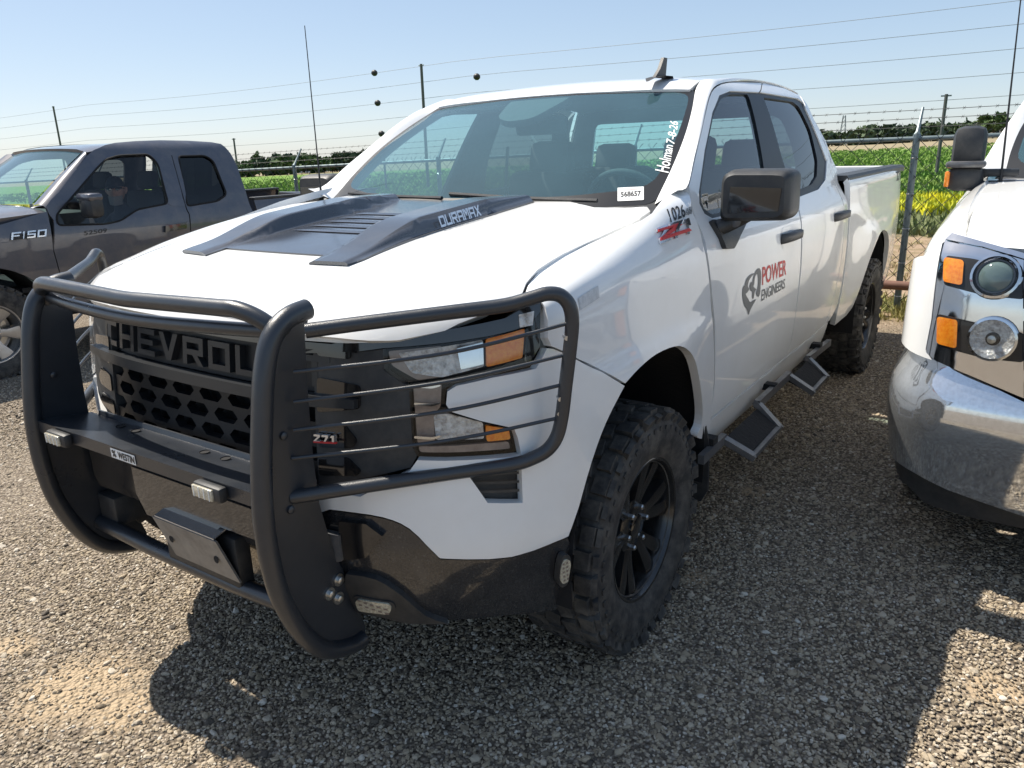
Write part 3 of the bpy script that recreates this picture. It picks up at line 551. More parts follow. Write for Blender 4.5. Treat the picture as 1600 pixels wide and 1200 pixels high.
# --- wheels
def make_wheel(tn=34, rim_mat=RIM, split=True):
    t = MB(); pr = [(.100, .222), (.112, .236), (.122, .250), (.134, .285), (.139, .325), (.133, .358), (.122, .382), (.105, .392), (.055, .396), (0, .397)]
    pr = pr+[(-a, r) for a, r in pr[-2::-1]]; t.lathe(pr, 72)
    rg = random.Random(4)
    for row, (a, w, n_, off) in enumerate(((.098, .048, tn, 0), (.040, .050, tn, .5), (-.020, .050, tn, .2), (-.062, .03, tn, .7), (-.100, .046, tn, .45))):
        for k in range(n_):
            th = 2*math.pi*(k+off)/n_; ln = 2*math.pi*.4/n_*(.74 if abs(a) > .09 else .68+.12*(k % 2)); R = Matrix.Rotation(th, 3, 'X') @ Matrix.Rotation(rad(12 if row % 2 else -10)*(abs(a) < .09), 3, 'Z')
            c = Matrix.Rotation(th, 3, 'X') @ Vector((a+.008*((k % 2)-.5), 0, .397 if abs(a) > .09 else .401)); t.box(c, (w+.006*((k*7) % 3-1), ln, .020), R)
            if abs(a) > .09:
                s_ = 1 if a > 0 else -1; c2 = Matrix.Rotation(th, 3, 'X') @ Vector((s_*.126, 0, .374)); t.box(c2, (.016, ln*(.95 if k % 2 else .6), .034+.012*(k % 2)), Matrix.Rotation(th, 3, 'X') @ Matrix.Rotation(s_*rad(24), 3, 'Y'))
    for k in range(48):     # raised sidewall ribs
        th = 2*math.pi*k/48; R = Matrix.Rotation(th, 3, 'X'); t.box(R @ Vector((.1375, 0, .345)), (.004, .018, .014), R)
    tyre = t.build('tyre', RUBBER, None, smooth=30)
    r = MB(); r.lathe([(.112, .246), (.118, .240), (.116, .232), (.100, .224), (.06, .218), (-.02, .212), (-.10, .215), (-.11, .24)], 64); r.lathe([(-.03, .0), (-.03, .2)], 32)
    def spoke(th, w0, w1, skew):
        R = Matrix.Rotation(th, 3, 'X'); 
        prof = [(.055, -w0, w0, .070, .040), (.12, -w0*.85, w0*.85, .080, .045), (.19, -w1, w1, .093, .05), (.226, -w1*1.15, w1*1.15, .098, .055)]
        V = []
        for rr, y0, y1, xo, xi in prof:
            sk = skew*(rr-.055); V += [R @ Vector(p) for p in ((xi, y0+sk-.004, rr), (xo-.006, y0+sk, rr), (xo, (y0+y1)/2+sk, rr), (xo-.006, y1+sk, rr), (xi, y1+sk+.004, rr))]
        F = []
        for i in range(3):
            for j in range(4): F.append((i*5+j, i*5+j+1, (i+1)*5+j+1, (i+1)*5+j))
        r.add(V, F)
    for k in range(6):
        for s_ in ((-1, 1) if split else (0,)): spoke(2*math.pi*k/6, .024 if split else .034, .026 if split else .05, s_*.26)
    r.lathe([(.030, .10), (.066, .092), (.074, .07), (.074, .04), (.066, .036)], 36)
    rim = r.build('wheel', rim_mat, None, smooth=30, fix=True); tyre.parent = rim
    MB().lathe([(.07, .046), (.082, .044), (.086, .036), (.087, .0005)], 28).build('centre_cap', GLOSSBLK, rim)
    for k in range(6):
        a = 2*math.pi*(k+.5)/6; MB().lathe([(.066, .011), (.088, .010), (.092, .006), (.092, .0005)], 6, (0, .068*math.cos(a), .068*math.sin(a))).build('lug_nut', CHROME if not split else STEEL, rim)
    MB().lathe([(-.028, .172), (-.018, .172), (-.018, .05), (-.028, .05)], 40).build('brake_disc', STEEL, rim)
    return rim
def copy_tree(o, parent=None):
    c = o.copy(); COL.objects.link(c); c.parent = parent
    for ch in o.children: copy_tree(ch, c)
    return c
W0 = make_wheel()
for i, (x, y, rz) in enumerate(((.865, 0, 0), (.865, 3.745, 0), (-.865, 0, math.pi), (-.865, 3.745, math.pi))):
    w = W0 if i == 0 else copy_tree(W0); w.parent = TRK; w.location = (x, y, .40); w.rotation_euler = (rad((37, 11, 5, 60)[i]), 0, rz)
# --- grille guard
tp = smooth_line([(-.925, 1.262), (-.985, 1.252), (-1.035, 1.215), (-1.066, 1.14), (-1.088, 1.03), (-1.106, .92), (-1.116, .82), (-1.115, .71), (-1.098, .59), (-1.05, .465), (-.985, .378), (-.90, .338), (-.855, .335)], 5)
GU = None
for sg in (1, -1):
    u = MB().tube([(sg*.53, y, z) for y, z in tp], .0245, 14); o = u.build('grille_guard' if sg > 0 else 'guard_upright', POWDER, TRK if sg > 0 else GU)
    if sg > 0: GU = o
    pl = [(y+.01, z) for y, z in tp]+[(-.84, .36), (-.868, .46), (-.895, .55), (-.93, .66), (-.952, .78), (-.955, .9), (-.950, 1.05), (-.94, 1.2)]
    MB().prism([(sg*.522, y, z) for y, z in pl], (sg*.008, 0, 0)).build('guard_plate', POWDER, GU, smooth=20)
    for y, z in ((-1.035, .985), (-1.04, .80)): MB().lathe([(0, .011), (.006, .010), (.009, .005), (.009, .0004)], 12, (sg*.53 if sg > 0 else -.522, y, z)).build('plate_bolt', POWDER, GU)
    for y, z in ((-.952, .525), (-.918, .548), (-.925, .498)):
        MB().lathe([(0, .017), (.004, .017), (.004, .010), (.012, .010), (.014, .006), (.014, .0004)], 16, (sg*.53 if sg > 0 else -.522, y, z)).build('mount_bolt', STEEL, GU)
top_ = smooth_line([(-.53, -1.0, 1.205), (-.515, -1.02, 1.245), (-.47, -1.036, 1.268), (-.38, -1.045, 1.272), (-.1, -1.058, 1.268), (0, -1.06, 1.266), (.1, -1.058, 1.268), (.36, -1.045, 1.273), (.43, -1.038, 1.272), (.485, -1.02, 1.25), (.53, -1.0, 1.21)], 5)
MB().tube(top_, .0205, 14).build('top_bar', POWDER, GU)
MB().tube(smooth_line([(-.53, -1.0, 1.222), (-.3, -1.035, 1.217), (0, -1.05, 1.212), (.3, -1.035, 1.219), (.53, -1.0, 1.224)], 5), .017, 14).build('middle_bar', POWDER, GU)
# wing hoops, in a vertical plane that sweeps back from the upright
p0 = np.array([.545, -1.005, 0]); pd = np.array([1.03-.545, -.555+1.005, 0]); pn = np.cross(pd, [0, 0, 1.]); pn /= np.linalg.norm(pn)
def hit(px, py): d = ray(px, py); return CAM+d*((p0-CAM)@pn)/(d@pn)
ring = [hit(*p) for p in ((478, 517), (560, 506), (640, 496), (720, 486), (790, 477), (830, 466), (855, 459), (876, 462), (890, 478), (894, 505), (890, 550), (884, 600), (878, 650), (870, 682), (855, 703), (832, 716), (800, 726), (720, 737), (620, 752), (540, 764), (455, 777))]
HOOP = MB().tube(smooth_line(ring, 4), .0175, 12).build('wing_hoop', POWDER, GU)
for a, b, c in (((459, 581), (700, 548), (885, 506)), ((459, 628), (700, 592), (881, 555)), ((459, 672), (700, 637), (875, 602)), ((456, 716), (700, 683), (868, 654))):
    m = hit(*b)+np.array([.012, -.02, 0]); MB().tube(smooth_line([hit(*a), m, hit(*c)], 8), .0048, 8).build('wing_rod', POWDER, HOOP)
br = [hit(*p) for p in ((884, 498), (884, 560), (876, 610), (870, 660), (872, 668), (878, 612), (889, 560), (890, 498))]
MB().prism([p+pn*.004 for p in br], tuple(-pn*.006)).build('rod_bracket', POWDER, HOOP)
for p in ((884, 527), (874, 622), (873, 645)):
    c = hit(*p); MB().tube([c-pn*.012, c+pn*.012], .006, 8).build('bracket_bolt', STEEL, HOOP)
mirror(HOOP)
sh = MB(); sh.prism([(-.522, -1.112, .862), (-.522, -.945, .838), (-.522, -.945, .832), (-.522, -1.106, .856), (-.522, -1.106, .826), (-.522, -1.112, .826)], (1.044, 0, 0)); SH = sh.build('guard_shelf', POWDER, GU)
MB().prism([(-.47, -.952, .838), (.47, -.952, .838), (.47, -.946, .852), (-.47, -.946, .852)], (0, .006, 0)).build('shelf_lip', POWDER, GU)
for x in (.13, .22, -.2, -.28): MB().lathe([(0, .0004), (0, .014), (.002, .014)], 14, (x, -.985, .8455), 'z').build('shelf_hole', DARK, SH)
for x in (-.358, .352):
    l = MB().box((x, -1.126, .840), (.105, .026, .040), bev=.008).build('light_bar', PLASTIC, GU)
    MB().box((x-.008, -1.141, .840), (.078, .008, .030), bev=.003).build('lens', LED, l)
    for k in range(4): MB().box((x-.038+.02*k, -1.1455, .840), (.002, .002, .028)).build('lens_rib', WHITEM, l)
FLATY = type('FY', (), {})
class PlaneXZ:
    """flat face: u, v -> point o + u*a + v*b"""
    def __init__(s, o, a, b): s.o, s.a, s.b = (np.array(t, float) for t in (o, a, b)); s.tab = None; s.us = s.vs = [0, 1]
    def __call__(s, u, v): u = np.atleast_1d(u); v = np.atleast_1d(v); return s.o+u[:, None]*s.a+v[:, None]*s.b
    def nrm(s, u, v, e=0): n = np.cross(s.a, s.b); n = n/np.linalg.norm(n); return np.repeat(n[None], len(np.atleast_1d(u)), 0)
LBL = PlaneXZ((-.105, -1.113, .829), (.118, 0, 0), (0, 0, .028))
panel('guard_label', LBL, [(0, 0), (1, 0), (1, 1), (0, 1)], WHITEM, SH, 1, 1, skirt=0, off=.001, ref=(0, 0, .8)); text_on('guard_label_text', LBL, 'WESTIN', [(.3, .12), (.97, .12), (.97, .86), (.3, .86)], BLKM, SH, off=.002, bold=.03, ref=(0, 0, .8))
text_on('guard_label_mark', LBL, '%', [(.05, .12), (.22, .12), (.22, .86), (.05, .86)], BLKM, SH, off=.002, bold=.03, ref=(0, 0, .8))
MB().tube([(-.52, -.982, .466), (-.2, -.990, .462), (.2, -.990, .462), (.52, -.982, .466)], .025, 14).build('lower_bar', POWDER, GU)
for s_ in (1, -1): MB().box((s_*.47, -.90, .52), (.10, .16, .10), bev=.006).build('mount_arm', PLASTIC, GU)
# bumper beam and plate holder between the uprights
bb = MB(); bb.prism([(-.50, -.985, .80), (-.50, -.95, .825), (-.50, -.93, .825), (-.50, -.93, .60), (-.50, -.975, .60), (-.50, -.985, .64)], (1.0, 0, 0)); bb.build('bumper_beam', DIRTYBLK, GU, smooth=20)
hb = MB(); hb.prism([(-.20, -.99, .745), (.52, -.99, .745), (.52, -.99, .66), (.2, -.99, .655), (.13, -.99, .60), (-.16, -.99, .60), (-.20, -.99, .66)], (0, -.028, 0)); hb.build('winch_tray', DIRTYBLK, GU, smooth=20)
q = [aty(248, 806, -1.03), aty(346, 838, -1.03), aty(373, 902, -1.0), aty(276, 862, -1.0)]; q[1][2] = q[0][2] = (q[0][2]+q[1][2])/2; q[2][2] = q[3][2] = (q[2][2]+q[3][2])/2
cx0, cx1 = q[0][0], q[1][0]; z0, z1 = q[3][2], q[0][2]
PLM = M('weathered_plate_bracket', (.30, .29, .275), .55, metal=.3, noise=(14, .3, .7), col2=(.16, .15, .14), dust=((.32, .3, .27), .5, 30))
pb = MB(); pb.prism([(cx0, -1.05, z1), (cx1, -1.05, z1), (cx1+.03, -1.015, z0), (cx0+.03, -1.015, z0)], (0, .006, 0)); PB = pb.build('plate_bracket', PLM, GU)
MB().prism([(cx0+.01, -1.048, z1+.001), (cx1-.01, -1.048, z1+.001), (cx1-.01, -1.00, z1+.016), (cx0+.01, -1.00, z1+.016)], (0, 0, .004)).build('bracket_flange', SILVERM, PB)
for fx in (.15, .85):
    t_ = .5; c = Vector((cx0+fx*(cx1-cx0)+.012, -1.0345, (z0+z1)/2-.008*(fx-.5))); MB().lathe([(0, .0004), (0, .011)], 16, tuple(c+Vector((0, -.0012, 0))), 'y').build('bracket_hole', DARK, PB)
# plate backing
MB().box(((cx0+cx1)/2, -.985, (z0+z1)/2-.02), (.34, .05, .16), bev=.01).build('plate_backing', PLASTIC, GU)
# --- mirrors
def mir():
    h = MB(); V = []; 
    prof = [(.58, .86, .80), (.60, .97, .94), (.64, 1.0, 1.0), (.70, 1.0, 1.0), (.735, .96, .96)]
    cx, cz, hx, hz_ = 1.085, 1.425, .122, .092
    ol = [(-1, -.85), (-.9, -1), (.78, -.86), (.95, -.72), (1, -.5), (.97, .80), (.88, .97), (.6, 1.0), (-.72, .97), (-.92, .85), (-1, .6)]
    ol = rnd(ol, .18, 2)
    G = [[(cx+x*hx*a, y, cz+z*hz_*b-.02*x*hx) for x, z in ol+ol[:1]] for y, a, b in prof]; h.grid(G); n = len(ol)
    h.F.append(tuple(range(n))); b0 = (len(prof)-1)*(n+1); h.F.append(tuple(b0+i for i in range(n)))
    o = h.build('side_mirror', PLASTIC, TRK, smooth=45)
    # inset lens panel on the front face and cap seam
    MB().prism([(cx-.085, .577, cz-.055), (cx+.088, .577, cz-.045), (cx+.094, .577, cz+.030), (cx-.080, .577, cz+.035)], (0, .02, 0)).build('mirror_inset', GLOSSBLK, o)
    MB().prism([(cx-.112, .598, cz+.045), (cx+.112, .598, cz+.043), (cx+.112, .594, cz+.05), (cx-.112, .594, cz+.052)], (0, .1, .0)).build('mirror_seam', DARK, o)
    MB().box((cx-.01, .739, cz), (.20, .006, .15), bev=.002).build('mirror_glass', MIRRORG, o)
    st = MB(); st.tube([(.955, .60, 1.315), (.985, .62, 1.325), (1.02, .64, 1.345), (1.05, .655, 1.37)], [.03, .028, .028, .034], 12); st.build('mirror_arm', PLASTIC, o)
    MB().lathe([(0, .0005), (.004, .016), (.006, .02)], 12, (1.02, .60, 1.338), 'y').build('mirror_arm_cap', GREYBAR, o)
    return o
both(mir())
both(panel('mirror_sail', SIDE, rnd(uv(SIDE, [(1106, 346), (1162, 350), (1150, 372), (1141, 389), (1128, 389)]), .012), PLASTIC, TRK, .04, .03, skirt=.02, off=.016))
# --- door handles
for a in ([(1219, 362), (1249, 358), (1249, 371), (1220, 383)], [(1303, 332), (1323, 329), (1323, 339), (1304, 345)]):
    c = uv(SIDE, a); u0, u1 = c[0][0], c[1][0]; vm = np.mean([p[1] for p in c]); 
    cup = panel('handle_cup', SIDE, rnd([(u0+.02, vm-.045), (u1-.05, vm-.045), (u1-.05, vm+.045), (u0+.02, vm+.045)], .03), GREYBAR, TRK, .05, .05, skirt=0, off=.0012)
    cup.data.materials.clear(); cup.data.materials.append(WHITE)
    mb = MB(); G = []
    for t in np.linspace(0, 1, 9):
        u_ = u0+(u1-u0)*t; P = SIDE(u_, vm)[0]; N_ = SIDE.nrm(np.array([u_]), np.array([vm]))[0]; N_ = N_*np.sign(N_[0]); h_ = .034*(1-abs(2*t-1)**4)+.006; w_ = .022 if t < .85 else .016
        G.append([P+N_*h_*k+np.array([0, 0, z]) for k, z in ((.55, -w_), (.95, -w_*.8), (1, 0), (.95, w_*.8), (.55, w_), (.3, 0), (.55, -w_))])
    mb.grid(G); mb.F += [tuple(range(6)), tuple(8*7+i for i in range(6))]; h = mb.build('door_handle', PLASTIC, TRK, smooth='all'); mirror(h); mirror(cup)
# --- side steps
def step():
    path = [(1.0, .44, .497), (1.0, .66, .502), (1.105, .70, .437), (1.105, 1.06, .442), (1.0, 1.10, .517), (1.0, 1.58, .522), (1.105, 1.625, .445), (1.105, 1.90, .450), (1.0, 1.96, .515), (1.0, 2.42, .500)]
    s = MB()
    def bar(a, b, w=.036, t=.024):
        a, b = Vector(a), Vector(b); d = (b-a).normalized(); n = Vector((0, 0, 1)) if abs(d.y) > .9 else Vector((0, 1, 0)); n = (n-d*n.dot(d)).normalized(); x = d.cross(n)
        V = [p+n*i*w/2+x*j*t/2 for p in (a-d*.012, b+d*.012) for i, j in ((-1, -1), (1, -1), (1, 1), (-1, 1))]; s.add(V, [(0, 1, 2, 3), (7, 6, 5, 4), (0, 4, 5, 1), (1, 5, 6, 2), (2, 6, 7, 3), (3, 7, 4, 0)])
    for i, (a, b) in enumerate(zip(path, path[1:])):
        if i in (2, 6): bar(a, b, .016, .03)
        else: bar(a, b)
    o = s.build('side_step', GREYBAR, TRK, smooth=False)
    for y0, y1, z in ((.68, 1.08, .44), (1.60, 1.93, .447)): 
        MB().prism([(1.0, y0-.02, z+.05), (1.10, y0+.02, z-.006), (1.10, y1-.02, z-.004), (1.0, y1+.02, z+.055)], (0, 0, -.006)).build('step_plate', WELL, o, smooth=False)
        MB().prism([(1.005, y0+.0, z+.062), (1.10, y0+.03, z+.012), (1.10, y1-.03, z+.012), (1.005, y1, z+.062)], (0, 0, -.006)).build('step_tread', WELL, o, smooth=False)
    for y in (.55, 1.34, 2.2): MB().box((.90, y, .53), (.22, .05, .03)).build('step_bracket', DARK, o, False)
    return o
both(step())
# --- bed: rails, floor, tailgate, rear bumper, tail lamps
for s_ in (1, -1):
    MB().prism([(s_*.955, 2.77, 1.392), (s_*.955, 4.84, 1.392), (s_*.93, 4.87, 1.408), (s_*.84, 4.87, 1.408), (s_*.84, 2.77, 1.408), (s_*.945, 2.77, 1.408)], (0, 0, -.03)).build('bed_rail_cap', PLASTIC, TRK)
    MB().box((s_*.86, 3.82, 1.05), (.03, 2.08, .68)).build('bed_inner_wall', PLASTIC, TRK)
    MB().box((s_*.875, 4.895, 1.12), (.10, .05, .40), bev=.015).build('tail_lamp', REDM, TRK)
MB().box((0, 2.79, 1.05), (1.72, .03, .68)).build('bed_front_wall', PLASTIC, TRK); MB().box((0, 3.82, .72), (1.72, 2.1, .04)).build('bed_floor', PLASTIC, TRK)
MB().box((0, 4.89, 1.08), (1.62, .06, .64), bev=.02).build('tailgate', WHITE, TRK); MB().box((0, 4.97, .62), (1.75, .16, .2), bev=.04).build('rear_bumper', CHROME, TRK)
# cab back wall with the rear window
BK = Surf([-.86, -.4, 0, .4, .86], [.6, 1.0, 1.36, 1.6, 1.86], [[(x*k, y+.0-.02*(x/.86)**2, z) for z, y, k in ((.6, 2.745, 1.08), (1.0, 2.745, 1.08), (1.36, 2.735, 1.05), (1.6, 2.69, .97), (1.86, 2.57, .80))] for x in (-.86, -.4, 0, .4, .86)])
bw = rnd([(-.66, 1.43), (.66, 1.43), (.68, 1.76), (-.68, 1.76)], .05)
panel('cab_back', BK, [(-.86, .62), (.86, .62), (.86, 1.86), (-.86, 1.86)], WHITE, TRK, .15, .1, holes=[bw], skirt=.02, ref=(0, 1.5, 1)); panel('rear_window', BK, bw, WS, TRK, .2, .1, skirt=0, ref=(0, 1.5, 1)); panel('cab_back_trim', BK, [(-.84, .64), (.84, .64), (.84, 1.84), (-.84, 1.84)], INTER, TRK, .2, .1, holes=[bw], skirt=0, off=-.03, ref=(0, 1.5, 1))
# --- cab interior
MB().box((0, 1.6, .66), (1.7, 2.1, .05)).build('cab_floor', INTER, TRK)
dsh = MB(); dsh.grid([[(x, y+.10*(x/.8)**2-(0.02 if .15 < x < .65 and y > .7 else 0), z+(.035*math.exp(-((x-.40)/.2)**2) if y > .72 else 0)-.012*(x/.8)**2) for x in np.linspace(-.82, .82, 25)] for y, z in ((.30, 1.385), (.45, 1.385), (.62, 1.375), (.78, 1.372), (.85, 1.34), (.88, 1.25), (.84, 1.1), (.80, .8))]); DSH = dsh.build('dashboard', M('dashboard_grey', (.10, .105, .105), .7, bump=(300, .001)), TRK, smooth='all', fix=False)
MB().prism([(-.32, .505, 1.393), (.02, .47, 1.393), (.05, .52, 1.394), (-.30, .56, 1.394)], (0, 0, .003)).build('paper_sheet', WHITEM, DSH)
sw = MB(); R_ = Matrix.Rotation(rad(-64), 3, 'X'); c = Vector((.405, 1.02, 1.335)); sw.tube([c+R_ @ Vector((.185*math.cos(t), .185*math.sin(t), 0)) for t in np.linspace(0, 2*math.pi, 40)[:-1]], .015, 10, closed=True)
sw.tube([c+R_ @ Vector((-.17, 0, 0)), c+R_ @ Vector((.17, 0, 0))], .014, 8); sw.tube([c, c+R_ @ Vector((0, -.17, 0))], .014, 8); sw.tube([c, c+Vector((0, -.2, -.09))], .03, 10); sw.box(c, (.14, .05, .11), bev=.02); sw.build('steering_wheel', INTER, TRK)
def seat(x, y, w, top, hr=True):
    s = MB(); s.box((x, y-.22, .93), (w, .52, .16), bev=.05); R = Matrix.Rotation(rad(-12), 3, 'X'); s.box((x, y+.07, 1.20), (w*.96, .15, .58), R, bev=.06); o = s.build('seat', SEAT, TRK)
    if hr: MB().box((x, y+.14, top-.09), (.27, .11, .19), R, bev=.045).build('headrest', SEAT, o); MB().tube([(x-.06, y+.13, 1.42), (x-.06, y+.14, top-.12)], .007, 6).build('headrest_post', STEEL, o); MB().tube([(x+.06, y+.13, 1.42), (x+.06, y+.14, top-.12)], .007, 6).build('headrest_post', STEEL, o)
seat(.40, 1.58, .54, 1.64); seat(-.40, 1.58, .54, 1.64); seat(.42, 2.40, .6, 1.62); seat(-.42, 2.40, .6, 1.62); seat(0, 2.42, .3, 1.5, False)
MB().box((0, 1.4, .95), (.22, .8, .3), bev=.03).build('centre_console', INTER, TRK)
rm = MB().box((0.0, .96, 1.70), (.26, .03, .075), Matrix.Rotation(rad(12), 3, 'X'), bev=.02).build('rearview_mirror', INTER, TRK); MB().tube([(0, .94, 1.71), (0, .90, 1.76)], .012, 8).build('mirror_stem', INTER, rm)
MB().tube([(-.62, .985, 1.0), (-.64, 1.55, 1.05), (-.70, 1.72, 1.62)], .01, 6).build('seat_belt', INTER, TRK)
# wipers
for pts in ([(.62, .33, 1.425), (.3, .31, 1.432), (-.02, .315, 1.445)], [(-.05, .30, 1.43), (-.36, .33, 1.432), (-.66, .40, 1.44)]): MB().tube(pts, .008, 6).build('wiper', PLASTIC, TRK)
# --- shark-fin and whip antennas
fin = MB(); R0 = ROOF(*uv(ROOF, [(1029, 128)])[0])[0]; fs_ = 1.15
fin.grid([[(R0[0]+hw*c_*fs_, R0[1]+y*fs_, R0[2]+z*fs_) for c_ in (-1, -.6, 0, .6, 1)] for y, hw, z in ((-.10, .004, -.004), (-.07, .020, .010), (0, .028, .020), (.07, .026, .022), (.10, .018, .008), (.105, .0, -.004))]); fin.prism([(R0[0]-.007, R0[1]+y*fs_, R0[2]+z*fs_) for y, z in ((-.045, .012), (.05, .015), (.06, .085), (.03, .085), (.0, .045))], (.014, 0, 0)); fin.build('roof_antenna', PLASTIC, TRK)
wa = MB(); wb = atx(502, 306, -.86); wt = atx(476, 40, -.86); wa.tube([wb-np.array([0, 0, .03]), wb+np.array([0, 0, .03]), wb+(wt-wb)*.3, wt], [.012, .005, .0028, .0018], 8); wa.build('whip_antenna', BLKM, TRK)
# --- lettering, badges, stickers
D = SIDE; dk = TRK['label'] and FD
text_on('door_lettering', D, 'POWER', uv(D, [(1190.5, 446), (1228, 429), (1228.5, 405), (1191, 417)]), REDM, FD, bold=.015, shear=.0)
text_on('door_lettering', D, 'ENGINEERS', uv(D, [(1189, 471), (1226, 450), (1226.5, 435), (1190, 453)]), GRYM, FD, bold=.01)
# grey swirl emblem on the door
em = [[(1163, 447), (1166, 436), (1172, 429), (1178, 427), (1174, 432), (1170, 438), (1168, 447), (1170, 452), (1166, 458), (1162, 458)], [(1160, 452), (1163, 446), (1164, 458), (1168, 466), (1172, 472), (1177, 469), (1181, 468), (1176, 476), (1172, 484), (1169, 492), (1167, 484), (1163, 478), (1160, 466)],
      [(1176, 436), (1180, 424), (1185, 419), (1188, 422), (1189, 432), (1188, 446), (1187, 459), (1184, 464), (1181, 458), (1184, 446), (1184, 432), (1182, 428), (1179, 434), (1178, 444), (1176, 446)], [(1171, 446), (1174, 440), (1177, 448), (1181, 452), (1179, 456), (1177, 466), (1175, 466), (1175, 456), (1172, 454)]]
for e in em: panel('door_emblem', D, uv(D, smooth_line(e, 3, True)), GRYM, FD, .2, .2, skirt=0, off=.0016)
FEN = [o for o in TRK.children if o.name == 'front_fender'][0]
text_on('stencil_number', FEND, '1026', uv(FEND, [(1048, 348), (1071, 339), (1067, 319), (1041, 327)]), BLKM, FEN, bold=.02, space=1.05)
for k in range(3): text_on('stencil_code', FEND, ('0AJ', 'SEN', 'T4D')[k], uv(FEND, [(1072+k*3.2, 338-k*1.0), (1081, 334-k*3), (1079, 329-k*3.2), (1069+k*1.2, 333-k*3.2)]), GRYM, FEN, bold=.01)
zq = uv(FEND, [(1030, 382), (1081, 364), (1078, 342), (1024, 358)])
block_text('fender_badge', FEND, 'Z71', zq, SILVERM, FEN, off=.001, depth=.004, gap=.16)
block_text('fender_badge_red', FEND, 'Z', uv(FEND, [(1031, 377), (1078, 361), (1058, 350), (1026, 360)]), REDM, FEN, off=.004, depth=.004)
text_on('fender_badge_digits', FEND, '71', uv(FEND, [(1051, 361), (1076, 353), (1073, 342), (1048, 350)]), BLKM, FEN, off=.0095, bold=.02)
text_on('windshield_writing', WIND, 'Holman', uv(WIND, [(1045, 271), (1052, 228), (1038, 226), (1023, 268)]), WHITEM, TRK, off=.002, bold=.012, shear=.15)
text_on('windshield_date', WIND, '7-8-26', uv(WIND, [(1054, 226), (1060, 191), (1047, 189), (1040, 224)]), WHITEM, TRK, off=.002, bold=.012, shear=.15)
st = panel('windshield_sticker', WIND, rnd(uv(WIND, [(965, 315), (1006, 313), (1006, 292), (965, 294)]), .004), WHITEM, TRK, .2, .2, skirt=0, off=.002)
text_on('sticker_number', WIND, '568657', uv(WIND, [(970, 309), (1001.5, 307), (1001.5, 298.5), (970, 300.5)]), BLKM, st, off=.003, bold=.03)
for yv in (311, 297): text_on('sticker_line', WIND, 'IIIIIIIIIIIIIIIIIIII', uv(WIND, [(969, yv+1.6), (1002, yv), (1002, yv-1.6), (969, yv)]), GRYM if yv > 300 else REDM, st, off=.003)
BS_ = [o for o in TRK.children if o.name == 'bed_side'][0]
text_on('bed_sticker', BED, 'Z71', [(4.40, 1.30), (4.66, 1.30), (4.66, 1.37), (4.40, 1.37)], BLKM, BS_, bold=.04)
TAPE = M('clear_tape', (.62, .63, .64), .25, noise=(60, .4, .6), col2=(.5, .51, .52))
panel('fender_tape', FEND, uv(FEND, [(903, 466), (934, 446), (936, 465), (906, 485)]), TAPE, FEN, .1, .1, skirt=0, off=.0015)
# ================================================================ white heavy-duty pickup parked beside it
DX, DY = 2.53, 1.85
HD = empty('pickup_truck', (DX, DY, .01), label='white heavy duty pickup with chrome bumper and tow mirrors', cat='truck')
def adopt(o): o.parent = HD; o.location = (-DX, -DY, -.01); return o
keep = ('front_door', 'rear_door', 'cab_corner', 'rocker_panel', 'window_trim', 'side_window', 'roof', 'roof_pillar', 'pillar_trim', 'headliner', 'windshield', 'windshield_frit', 'windshield_gasket', 'cab_back', 'cab_back_trim', 'rear_window', 'bed_side', 'bed_rail_cap', 'bed_inner_wall', 'bed_front_wall', 'bed_floor', 'tailgate', 'dashboard', 'cab_floor', 'steering_wheel', 'wheel', 'chassis', 'wheel_liner', 'door_trim', 'door_frame_trim', 'cowl', 'tail_lamp', 'rear_bumper')
for o in [c for c in TRK.children if c.name.split('.')[0] in keep]:
    c = o.copy(); COL.objects.link(c); c.parent = HD
    if o.name.split('.')[0] in ('wheel',):
        for g in o.children: d = g.copy(); COL.objects.link(d); d.parent = c
for o in [c for c in TRK.children if c.name.split('.')[0] == 'seat']: copy_tree(o, HD)
HW = 1.0   # half width
def hdplan(s): 
    pts = [(-1.02, -.42), (-1.015, -.60), (-1.0, -.75), (-.965, -.87), (-.90, -.945), (-.80, -.985), (-.55, -1.02), (-.28, -1.035), (0, -1.04)]
    return pts
pl_ = [(DX+x, DY+y) for x, y in hdplan(0)]; pl_ = pl_+[(2*DX-x, y) for x, y in pl_[-2::-1]]
sk_ = np.r_[0, np.cumsum(np.linalg.norm(np.diff(np.array(pl_), axis=0), axis=1))]
rz_ = [.25, .40, .55, .70, .85, 1.0, 1.12, 1.20, 1.26]; ry_ = [.06, .02, 0, 0, .01, .02, .035, .06, .10]
cxm = DX
RF = Surf(sk_, rz_, [[(cxm+(x-cxm)*(1-.12*ry_[j]), y+ry_[j], z) for j, z in enumerate(rz_)] for x, y in pl_])
SM = sk_[-1]/2
def mm(poly): return [(2*SM-a, b) for a, b in poly]
def pp(name, S, px, mat, par=HD, mirrored=True, closed_smooth=0, uvp=None, **k):
    q = uvp if uvp is not None else uv(S, px)
    a = adopt(panel(name, S, q, mat, HD, ref=(DX, DY+1, .8), **k))
    if mirrored: adopt(panel(name, S, mm(q), mat, HD, ref=(DX, DY+1, .8), **k))
    return a
